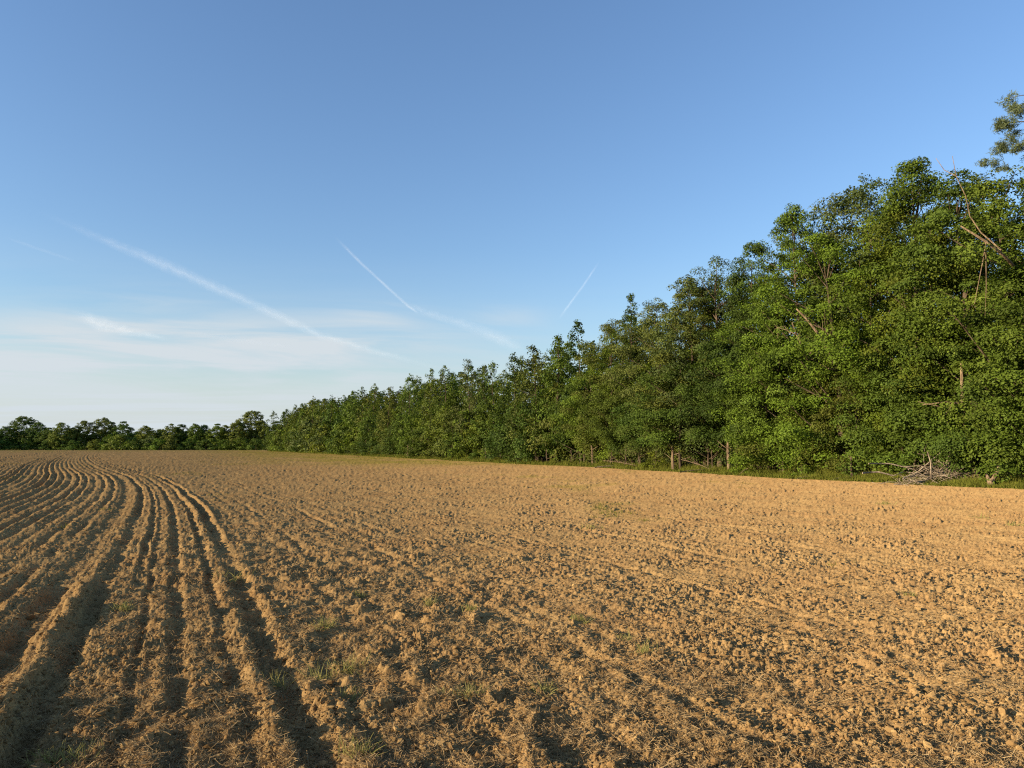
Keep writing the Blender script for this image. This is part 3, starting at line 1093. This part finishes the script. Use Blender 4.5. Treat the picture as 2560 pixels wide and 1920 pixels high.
# the pine whose boughs hang in at the upper right
def build_pine():
    rng = np.random.default_rng(61)
    x0, y0 = edge_point(2690, 3.2)
    z0 = float(base_h(np.array([x0]), np.array([y0]))[0])
    e = empty('pine_tree', (x0, y0, z0))
    tag(e, 'loose long-needled pine whose boughs hang in at the upper right above the broadleaf trees', 'pine tree')
    m = FPX / y0
    Ht = top_z(x0, y0, 190)
    tufts = [(2556, 232, .34), (2548, 262, .36), (2540, 288, .36), (2525, 300, .34), (2560, 300, .4), (2532, 312, .26), (2575, 270, .5),
             (2550, 345, .26), (2535, 356, .28), (2516, 362, .28), (2502, 378, .30), (2490, 392, .28), (2508, 400, .32), (2524, 384, .30), (2545, 372, .3), (2520, 415, .22), (2555, 408, .25)]
    for i in range(34):
        a, z = rng.uniform(0, 2 * np.pi), rng.uniform(.55, 1)
        rr = (1.05 - z) * 5.5 * rng.uniform(.4, 1)
        tufts.append((2690 + max(-85 + rng.uniform(0, 40), rr * math.cos(a) * m), 1200 - z * (1200 - 215), .35))
    pts, tn = [], []
    g = Geo()
    zt = np.linspace(-.1, Ht * .97, 9)
    g.tube(np.stack([rng.normal(0, .05, 9), rng.normal(0, .05, 9), zt], -1), .19 * (1 - .85 * zt / Ht), 8)
    for j, (a, b, r_) in enumerate(tufts + [(2575 + 14 * q, 300 + 23 * q % 170, .4) for q in range(9)]):
        a += 38 if j < 17 else 0
        c = np.array([(a - 2690) / m, rng.uniform(-.6, .6), top_z(x0, y0, b) - z0])
        st = np.array([0, 0, max(1, c[2] - .12 * abs(c[0]) - .1)])
        if j in (0, 3, 9, 10) or j > 16:
            g.tube(curve3(st, c, (0, 0, .18), 7), np.linspace(.03, .008, 7), 5, cap=False)
        q = c
        for i in range(6):
            rs = r_ * rng.uniform(.35, .7)
            o_ = rng.normal(0, r_ * .38, 3) * np.array([1, 1, .6])
            k = int(48 * rs / .2)
            d = rng.normal(size=(k, 3))
            d /= np.linalg.norm(d, axis=1)[:, None]
            pts.append(c + o_ + d * (rs * rng.random(k) ** .4)[:, None])
            tn.append(np.full(k, rng.uniform(.25, .75)))
    P = np.concatenate(pts)
    V, F = leaf_cloud(P, rng.normal(size=P.shape), .20, rng, asp=.11)
    me = np_mesh('crown', V, F)
    set_tint(me, np.clip(np.concatenate(tn) + rng.normal(0, .12, len(P)), 0, 1))
    c = ob('crown', me, M_LEAF, e)
    c.color = (.10, .125, .055, 1)
    ob('trunk', g.mesh('trunk'), M_BARK, e)


build_pine()

# ------------------------------------------------------------------ dead wood along the edge
drng = np.random.default_rng(21)


def dead_tree(px, s, pts, rads, label, name='dead_tree', twigs=()):
    """pts: (column, row) seen, at the plane through the tree's foot"""
    x0, y0 = edge_point(px, s)
    z0 = float(base_h(np.array([x0]), np.array([y0]))[0])
    e = empty(name, (x0, y0, z0))
    tag(e, label, 'dead tree')

    def to3(p):
        px_, py_, *dy = p
        yy = y0 + (dy[0] if dy else 0)
        xx = (px_ - 1280) / FPX * (yy * cp + .0)
        zz = top_z(xx, yy, py_)
        return (xx - x0, yy - y0, zz - z0)
    g = Geo()
    g.tube([to3(p) for p in pts], rads, 8)
    ob('trunk', g.mesh('trunk'), M_DEAD, e)
    for tw, r0 in twigs:
        g = Geo()
        q = [to3(p) for p in tw]
        g.tube(q, np.linspace(r0, r0 * .35, len(q)), 6)
        ob('branch', g.mesh('branch'), M_DEAD, e)
    return e


dead_tree(2560, .9, [(2600, 760, 2.6), (2565, 670, 1.4), (2535, 638), (2490, 602), (2430, 565)], [.065, .062, .055, .045, .022],
          'broken dead trunk leaning out of the foliage at the right edge, bare curved branch rising', twigs=[
              ([(2530, 625), (2480, 580), (2455, 540), (2447, 490), (2425, 440), (2418, 390)], .028),
              ([(2494, 600), (2483, 650), (2470, 700), (2455, 760)], .022),
              ([(2492, 605), (2490, 660), (2487, 720), (2480, 790)], .018),
              ([(2425, 440), (2395, 425), (2375, 395)], .02)])
dead_tree(2060, 1.4, [(2100, 960, .6), (2085, 890, .3), (2060, 840), (2030, 800), (2002, 772)], [.09, .085, .07, .055, .03],
          'leaning dead snag poking pale out of the foliage left of the tall conical tree', twigs=[
              ([(2072, 860), (2066, 830), (2068, 800)], .02),
              ([(2010, 860), (1996, 825), (1990, 805)], .05),
              ([(2008, 840), (1975, 825), (1950, 818)], .025),
              ([(1985, 835), (1970, 815), (1945, 822)], .018)])
dead_tree(1885, 2.3, [(1884, 1180), (1882, 1060), (1884, 1000), (1886, 950)], [.15, .13, .125, .11],
          'bare pale trunk standing in a dark gap of the forest edge', twigs=[([(1886, 990), (1893, 965), (1905, 945)], .03), ([(1883, 985), (1872, 962), (1860, 955)], .03)])
dead_tree(2415, 1.9, [(2440, 1200), (2428, 1150), (2418, 1080), (2412, 1000), (2414, 900)], [.10, .085, .08, .07, .05],
          'slim brown trunk with sunlit bark standing behind the brush pile',
          twigs=[([(2414, 1010), (2370, 1005), (2310, 1012)], .03), ([(2412, 1000), (2360, 1018), (2300, 1004)], .025), ([(2390, 1005), (2365, 1040), (2350, 1060)], .02)])

# forked stump
x0, y0 = edge_point(2472, .1)
z0 = float(base_h(np.array([x0]), np.array([y0]))[0])
st = empty('tree_stump', (x0, y0, z0))
tag(st, 'forked reddish stump with one long arm slanting up at the field edge', 'stump')
g = Geo()
g.tube([(0, 0, -.1), (0, 0, .12), (-.02, 0, .26), (.0, 0, .34)], [.15, .115, .11, .10], 8)
ob('base', g.mesh('base'), M_DEAD, st)
g = Geo()
g.tube([(.03, 0, .22), (.18, .02, .42), (.31, .05, .62), (.42, .06, .83)], [.085, .075, .07, .06], 8)
ob('arm', g.mesh('arm'), M_DEAD, st)
g = Geo()
g.tube([(-.04, 0, .2), (-.09, .02, .38), (-.13, .02, .52)], [.07, .06, .03], 8)
ob('arm', g.mesh('arm'), M_DEAD, st)

# brush pile
x0, y0 = edge_point(2335, .5)
z0 = float(base_h(np.array([x0]), np.array([y0]))[0])
bp = empty('brush_pile', (x0, y0, z0))
tag(bp, 'tangled heap of bare grey branches piled at the foot of the forest edge', 'brush pile')
PXM = FPX / y0


def bpp(px, py, dy=0.0):
    return ((px - 2335) / PXM, dy, max(.03, (1212 - py) / PXM * 1.3))


main = [
    ([(2160, 1190), (2200, 1188), (2235, 1195), (2262, 1188)], .035), ([(2180, 1172), (2230, 1172), (2290, 1182), (2340, 1205)], .026),
    ([(2285, 1208), (2330, 1196), (2400, 1190), (2470, 1186)], .035), ([(2275, 1198), (2320, 1180), (2370, 1172), (2420, 1190)], .03),
    ([(2345, 1195), (2362, 1170), (2378, 1140), (2384, 1120)], .03), ([(2350, 1200), (2385, 1150), (2420, 1125)], .028),
    ([(2318, 1195), (2316, 1170), (2312, 1148)], .03), ([(2255, 1200), (2290, 1188), (2350, 1150), (2375, 1140)], .024),
    ([(2300, 1210), (2350, 1200), (2430, 1205)], .03), ([(2380, 1190), (2385, 1160), (2392, 1120), (2382, 1090)], .022),
]
for pts, r0 in main:
    g = Geo()
    dy = drng.uniform(-.35, .35)
    q = np.array([bpp(a, b, dy + drng.uniform(-.08, .08)) for a, b in pts])
    g.tube(q, np.linspace(r0, r0 * .45, len(q)) * 1.25, 6)
    ob('branch', g.mesh('branch'), M_PALE, bp)
g = Geo()
for i in range(200):
    c = np.array([drng.normal(.1, .85), drng.uniform(-.4, .6), 0])
    c[2] = abs(drng.normal(.1, .5)) * math.exp(-((c[0] - .15) / .95) ** 2)
    a = drng.uniform(0, 2 * np.pi)
    el = drng.normal(.2, .45)
    L = drng.uniform(.5, 1.5)
    d = np.array([math.cos(a) * math.cos(el), math.sin(a) * math.cos(el), math.sin(el)]) * L / 2
    q = curve3(c - d, c + d, drng.normal(0, .09, 3), 6)
    q[:, 2] = np.maximum(q[:, 2], .01)
    g.tube(q, np.linspace(.011, .004, 6) * drng.uniform(.7, 1.5), 4, cap=False)
ob('twig_tangle', g.mesh('twig_tangle'), M_PALE, bp)


def fallen_branch(px, s, length, ang, label, r0=.04, rise=.12, fork=True):
    x0, y0 = edge_point(px, s)
    z0 = float(base_h(np.array([x0]), np.array([y0]))[0])
    e = empty('fallen_branch', (x0, y0, z0), ang)
    tag(e, label, 'branch', 'fallen branches along the forest edge')
    r0 *= .65
    g = Geo()
    q = curve3((-length / 2, 0, .04), (length / 2, 0, .04 + rise), (0, .15, .10), 9)
    q[:, 1] += drng.normal(0, .03, 9)
    g.tube(q, np.linspace(r0, r0 * .4, 9), 6)
    ob('limb', g.mesh('limb'), M_DEAD if rise > .05 else M_PALE, e)
    if fork:
        for k in range(3):
            p = q[3 + k]
            g = Geo()
            g.tube(curve3(p, p + np.array([drng.uniform(.3, .8), drng.uniform(-.5, .5), drng.uniform(.15, .5)]), drng.normal(0, .05, 3), 5), np.linspace(r0 * .4, r0 * .15, 5), 5, cap=False)
            ob('twig', g.mesh('twig'), M_DEAD, e)


fallen_branch(2040, .5, 2.2, .2, 'long thin pale branch lying flat in the grass left of the brush pile', .028, .02, False)
fallen_branch(1765, .5, 3.6, .3, 'long grey branch lying along the grass below the grey-green feathery tree', .05, .1)
fallen_branch(1745, .9, 2.4, 2.4, 'crooked branch propped up at the grass edge behind the long grey branch', .045, .7)
fallen_branch(1875, .9, 2.0, .6, 'twiggy branch at the foot of the bare pale trunk', .045, .5)
fallen_branch(1560, .6, 3.0, 2.8, 'arched fallen branch at the edge below the dark spire tree', .05, .5)
fallen_branch(1530, .3, 2.6, .1, 'pale log lying flat near the arched fallen branch', .06, .0, False)
fallen_branch(2120, .6, 1.6, .15, 'short white stick in the grass between the long thin branch and the brush pile', .03, .02, False)

# pale slim trunks that show in the dark under the leaves
SLIM = [(1480, 1.0, 2.6, .12), (1525, 1.4, 1.8, .09), (1560, 1.5, 2.2, .08), (1682, 1.0, 2.8, .15), (1700, 1.3, 2.6, .13), (1640, 1.6, 2.0, .07), (1600, 1.6, 2.0, .07), (1823, 1.2, 3.0, .16), (1832, 1.5, 2.8, .13), (1780, 1.7, 2.2, .06), (1955, 1.4, 2.4, .10), (2130, 1.0, 1.8, .09), (2280, 1.3, 3.0, .10), (2300, 1.6, 2.6, .08), (2265, 1.8, 2.6, .07), (1430, 1.4, 2.0, .08), (1370, 1.5, 2.2, .09), (1340, 1.5, 2.2, .08), (2205, 1.7, 2.0, .06), (2520, 1.7, 2.2, .07), (1130, .8, 2.6, .12), (1018, .8, 3.0, .13), (1032, .9, 2.8, .11), (1215, 1.2, 2.4, .10)]
for i, (px, s, h, r0) in enumerate(SLIM):
    x, y = edge_point(px, s)
    z0 = float(base_h(np.array([x]), np.array([y]))[0])
    e = empty('bare_sapling', (x, y, z0))
    lx, lname = nearest_land(px)
    tag(e, f'bare slim trunk under the leaves, {ORD[i]} from the spire tree side of the dark undergrowth', 'sapling', 'slim bare trunks under the forest edge')
    g = Geo()
    q = curve3((0, 0, -.1), (drng.normal(0, .12), .3, h * .62), (drng.normal(0, .05), 0, 0), 6)
    r0 *= .72
    g.tube(q, np.linspace(r0, r0 * .6, 6), 8)
    ob('trunk', g.mesh('trunk'), M_DEAD if px in (1480, 1682, 1823, 1018) else M_BARK, e)
    g = Geo()
    for k in range(3):
        p = q[2 + k]
        g.tube(curve3(p, p + np.array([drng.uniform(-.7, .7), drng.uniform(-.4, .2), drng.uniform(.1, .5)]), drng.normal(0, .06, 3), 5), np.linspace(r0 * .3, r0 * .08, 5), 5, cap=False)
    ob('twigs', g.mesh('twigs'), M_DEAD, e)
# order the words of those labels by where they stand
sap = sorted([o for o in C.objects if o.name.startswith('bare_sapling')], key=lambda o: math.hypot(o.location.x, o.location.y))
for i, o in enumerate(sap):
    o['label'] = f'bare slim trunk under the edge leaves, {ORD[i]} of them counted from the nearest end'

# ------------------------------------------------------------------ grass verge and tufts
def build_verge():
    rng = np.random.default_rng(14)
    n = 125000
    # evenly over the picture: density falls with depth along the edge
    p = rng.uniform(1 / 235., 1 / 17., n)
    y = 1 / p
    s = rng.uniform(-.25, 2.0, n) - .6 * rng.random(n) ** 3
    x = EX0 + EDGE_M * (y - EY0) + s * EDGE_N
    keep = rng.random(n) < sstep(-.9, .4, s + .6 * perlin(x / .8, y / .8, 97))
    x, y, s = x[keep], y[keep], s[keep]
    n = len(x)
    L = rng.uniform(.10, .36, n) * (.8 + .5 * np.clip(s, 0, 1.5)) * np.clip(1 + .9 * perlin(x / 1.1, y / 1.1, 98), .4, 2)
    tilt = rng.normal(R(68), R(16), n)
    a = rng.uniform(0, 2 * np.pi, n)
    d = np.stack([np.cos(a) * np.cos(tilt), np.sin(a) * np.cos(tilt), np.abs(np.sin(tilt))], -1)
    W = np.clip(y / 740 * .55, .008, .09) * rng.uniform(.7, 1.4, n)
    z = field_h(x, y, local_cell(x, y)) - .01
    V, F = strips(np.stack([x, y, z], -1), d, L, W, rng, droop=.18)
    me = np_mesh('verge_grass', V, F)
    set_tint(me, np.repeat(np.clip(rng.beta(2, 3, n), 0, 1), 2))
    tag(ob('verge_grass', me, M_GRASS), 'strip of short green grass between tilled soil and forest edge', 'grass', kind='stuff')


def build_weeds():
    rng = np.random.default_rng(15)
    n = 90000
    x, y, r = scatter(n, rng, 9, 230, 1.15)
    d = -edge_s(x, y)
    wn = perlin(x / 5.5, y / 9, 72) + .7 * perlin(x / 1.6, y / 2.2, 73) + .8 * perlin(x / .5, y / .5, 74)
    keep = (d > 0) & (wn - .35 + 1.45 * (1 - sstep(3, 20, d)) * sstep(45, 80, y) + .3 * sstep(90, 200, y) > .78)
    x, y, r = x[keep], y[keep], r[keep]
    n = len(x)
    m = 3
    x, y, r = np.repeat(x, m) + rng.normal(0, .03, n * m), np.repeat(y, m) + rng.normal(0, .03, n * m), np.repeat(r, m)
    n = len(x)
    L = rng.uniform(.03, .11, n)
    tilt = rng.normal(R(60), R(20), n)
    a = rng.uniform(0, 2 * np.pi, n)
    dd = np.stack([np.cos(a) * np.cos(tilt), np.sin(a) * np.cos(tilt), np.abs(np.sin(tilt))], -1)
    W = np.clip(r / 740 * .4, .004, .06) * rng.uniform(.7, 1.3, n)
    z = field_h(x, y, local_cell(x, y)) - .005
    V, F = strips(np.stack([x, y, z], -1), dd, L, W, rng, droop=.15)
    me = np_mesh('field_weeds', V, F)
    set_tint(me, np.repeat(np.clip(rng.beta(2, 2, n), 0, 1), 2))
    tag(ob('field_weeds', me, M_GRASS), 'sparse low weeds sprouting in patches over the tilled soil', 'weeds', kind='stuff')


build_verge()
build_weeds()

TUFTS = [
    (572, 1450, .30, 1.0, 'wide yellow-green grass tuft on the furrow crest left of centre'),
    (1075, 1512, .22, .5, 'slim bright green grass tuft in the middle of the soil'),
    (1178, 1525, .16, .45, 'small dull grass tuft right of the slim bright one'),
    (895, 1492, .14, .5, 'faint low tuft left of the slim bright green one'),
    (806, 1575, .24, .7, 'dark green tuft at the end of the short rut'),
    (800, 1690, .30, .8, 'tall straw-yellow tuft beside the deep foreground shadow'),
    (872, 1672, .28, 1.1, 'sprawling grey-green tuft with drooping blades'),
    (860, 1745, .22, 1.2, 'matted dry brown tuft below the sprawling one'),
    (690, 1700, .26, .6, 'thin pale tuft left of the straw-yellow one'),
    (1610, 1640, .23, .42, 'upright yellow-green tuft casting a dark shadow on the right'),
    (1565, 1600, .17, .9, 'bent pale tuft just behind the upright yellow-green one'),
    (1448, 1555, .17, .8, 'loose olive tuft near the straight line of shadow'),
    (1112, 1745, .18, .6, 'dark narrow tuft with a pale stone at its foot'),
    (1180, 1750, .20, .6, 'dry orange-tinted tuft right of the dark narrow one'),
    (308, 1525, .20, .6, 'small olive tuft between the two deep furrows'),
    (112, 1905, .22, .5, 'thin green blades at the bottom left corner'),
    (188, 1905, .20, .6, 'short green tuft at the bottom edge beside the corner blades'),
    (895, 1900, .22, .6, 'dark green tuft at the bottom edge below the matted brown one'),
    (1355, 1735, .18, .7, 'shaded tuft in the hollow right of the dry orange one'),
    (2215, 1262, .26, .6, 'lone green weed tuft on the bare soil before the brush pile'),
    (2445, 1295, .26, .9, 'low green weed patch on the soil right of the lone tuft'),
    (2536, 1312, .24, .6, 'green weed at the right edge of the bare soil'),
    (1480, 1322, .20, .7, 'tiny green weed far out in the middle of the field'),
    (2270, 1490, .12, .4, 'tiny dull green sprout among the right-hand clods'),
]
grng = np.random.default_rng(33)
for px, py, h, spread, label in TUFTS:
    x, y = gp(px, py)
    z = float(field_h(np.array([x]), np.array([y]), local_cell(np.array([x]), np.array([y])))[0])
    near = y < 9
    n = int(40 + 45 * spread) if near else 36
    sp2 = .03 + .04 * spread if near else .08 + .08 * spread
    base = np.stack([grng.normal(0, sp2 * .7, n), grng.normal(0, sp2 * .7, n), np.full(n, -.02)], -1)
    a = grng.uniform(0, 2 * np.pi, n)
    tilt = np.clip(grng.normal(R(72 - 24 * spread), R(17), n), R(8), R(89))
    d = np.stack([np.cos(a) * np.cos(tilt), np.sin(a) * np.cos(tilt), np.sin(tilt)], -1)
    L = h * grng.uniform(.3, .78, n)
    wd = np.full(n, max(.0055, y / 740 * .62))
    V, F = strips(base, d, L, wd, grng, droop=.22, nseg=4)
    me = np_mesh('grass_tuft', V, F)
    dry = 'dry' in label or 'straw' in label or 'pale' in label
    set_tint(me, np.repeat(np.clip(grng.normal(.95 if dry else .68, .22, n), 0, 1), 4))
    o = ob('grass_tuft', me, M_TUFT)
    o.location = (x, y, z)
    tag(o, label, 'grass tuft', 'grass tufts on the field')

# ------------------------------------------------------------------ contrails: thin sheets of ice crystals high in the air, lit by the sun
ALT = 5000.0


def contrail_material(name, dens, fib, soft):
    m, t = new_mat(name)
    out = t.n('ShaderNodeOutputMaterial')
    uv = t.n('ShaderNodeUVMap')
    sx = t.n('ShaderNodeSeparateXYZ')
    t.l(uv.outputs[0], sx.inputs[0])
    # profile across, fading ends
    mr = t.n('ShaderNodeMapping')
    mr.inputs['Scale'].default_value = (fib * 2.0, 1.6, 1)
    t.l(uv.outputs[0], mr.inputs[0])
    nr = t.n('ShaderNodeTexNoise', i_Scale=1.0, i_Detail=3.0, i_Roughness=.5)
    t.l(mr.outputs[0], nr.inputs[0])
    rag = t.math('MULTIPLY', t.math('SUBTRACT', nr.outputs[0], .5), .8)
    v = t.math('ABSOLUTE', t.math('ADD', rag, t.math('SUBTRACT', t.math('MULTIPLY', sx.outputs[1], 2), 1)))
    prof = t.math('POWER', t.math('SUBTRACT', 1, v, True), soft)
    e0 = t.ramp(sx.outputs[0], 0.02, .30, 0, 1)
    e1 = t.ramp(sx.outputs[0], .8, 1, 1, 0)
    mp = t.n('ShaderNodeMapping')
    mp.inputs['Scale'].default_value = (fib, 2.2, 1)
    mp.inputs['Rotation'].default_value = (0, 0, .05)
    t.l(uv.outputs[0], mp.inputs[0])
    nz = t.n('ShaderNodeTexNoise', i_Scale=1.0, i_Detail=6.0, i_Roughness=.6, i_Distortion=.5)
    t.l(mp.outputs[0], nz.inputs[0])
    f = t.ramp(nz.outputs[0], .25, .75, .55, 1.2)
    edge = t.ramp(t.math('ABSOLUTE', t.math('SUBTRACT', t.math('MULTIPLY', sx.outputs[1], 2), 1)), .55, 1, 1, 0)
    al = t.math('MULTIPLY', t.math('MULTIPLY', t.math('MULTIPLY', t.math('MULTIPLY', prof, edge), f), t.math('MULTIPLY', e0, e1)), dens, True)
    df = t.n('ShaderNodeBsdfDiffuse')
    df.inputs[0].default_value = (.96, .97, 1, 1)
    tl = t.n('ShaderNodeBsdfTranslucent')
    tl.inputs[0].default_value = (.96, .97, 1, 1)
    mx0 = t.n('ShaderNodeMixShader', i_0=.3)
    t.l(df.outputs[0], mx0.inputs[1])
    t.l(tl.outputs[0], mx0.inputs[2])
    tp = t.n('ShaderNodeBsdfTransparent')
    mx = t.n('ShaderNodeMixShader')
    t.l(al, mx.inputs[0])
    t.l(tp.outputs[0], mx.inputs[1])
    t.l(mx0.outputs[0], mx.inputs[2])
    t.l(mx.outputs[0], out.inputs[0])
    return m


def contrail(pts, wpx, dens, fib, soft, label):
    """pts: (column, row) along the trail; the trail lies level at its own altitude"""
    P = []
    for a, b in pts:
        d = ray(a, b)
        d = d * (ALT / d[2])
        P.append(d + np.array([0, 0, CAM_H]))
    P = np.array(P)
    k = 40
    ti = np.linspace(0, len(P) - 1, k)
    Q = np.stack([np.interp(ti, np.arange(len(P)), P[:, j]) for j in range(3)], -1)
    Wd = np.interp(ti, np.arange(len(P)), wpx)
    dist = np.linalg.norm(Q, axis=1)
    tan = np.gradient(Q, axis=0)
    tan /= np.linalg.norm(tan, axis=1)[:, None]
    view = -Q / dist[:, None]
    half = view + sun_dir
    nrm = half - tan * np.sum(half * tan, 1)[:, None]
    nrm /= np.linalg.norm(nrm, axis=1)[:, None]
    side = np.cross(tan, nrm)
    # apparent width: correct for the sheet's tilt to the line of sight
    sv = side - view * np.sum(side * view, 1)[:, None]
    tv = tan - view * np.sum(tan * view, 1)[:, None]
    tv /= np.linalg.norm(tv, axis=1)[:, None] + 1e-9
    app = np.linalg.norm(sv - tv * np.sum(sv * tv, 1)[:, None], axis=1)
    wdt = Wd / FPX * dist / np.clip(app, .3, 1)
    m = 9
    vs = np.linspace(0, 1, m)
    V, uvv = [], []
    for i in range(k):
        for v in vs:
            bulge = .05 * wdt[i] * (1 - (2 * v - 1) ** 2)
            V.append(Q[i] + side[i] * wdt[i] * (v - .5) + nrm[i] * bulge)
            uvv.append((i / (k - 1), v))
    V = np.array(V)
    o0 = V.mean(0)
    idx = np.arange(k * m).reshape(k, m)
    F = np.stack([idx[:-1, :-1], idx[1:, :-1], idx[1:, 1:], idx[:-1, 1:]], -1).reshape(-1, 4)
    me = np_mesh('contrail', V - o0, F, True)
    uvl = me.uv_layers.new(name='UVMap')
    uvl.data.foreach_set('uv', np.array(uvv, dtype=np.float32)[F.ravel()].ravel())
    me.materials.append(contrail_material('ice_trail', dens, fib, soft))
    o = ob('contrail', me)
    o.location = o0
    tag(o, label, 'contrail', 'contrails in the evening sky')


contrail([(40, 505), (250, 595), (430, 670), (600, 745), (800, 838), (960, 885), (1110, 922)], [14, 28, 42, 36, 28, 23, 20], .14, 30, 1.5, 'long broad white contrail sweeping down from the upper left to the tree line')
contrail([(825, 580), (900, 655), (1020, 765), (1050, 785)], [11, 10, 10, 10], .18, 12, 1.2, 'thin sharp white contrail slanting down above the middle of the trees')
contrail([(1000, 750), (1060, 780), (1160, 810), (1240, 842), (1330, 885)], [14, 24, 36, 44, 42], .12, 12, 1.3, 'broader soft contrail carrying on from the thin sharp one down to the treetops')
contrail([(1505, 645), (1460, 712), (1395, 800)], [7, 8, 9], .065, 8, 1.2, 'short faint contrail rising alone above the forest')
contrail([(170, 775), (250, 810), (330, 830), (430, 850)], [20, 44, 28, 12], .17, 10, 1.3, 'short ragged white streak low above the far trees')
contrail([(470, 832), (560, 845), (650, 857), (740, 868)], [14, 18, 16, 12], .10, 10, 1.3, 'faint flat streak trailing right of the short ragged one')
contrail([(5, 590), (90, 620), (195, 655)], [8, 10, 8], .045, 6, 1.2, 'faintest thin contrail at the left edge of the sky')
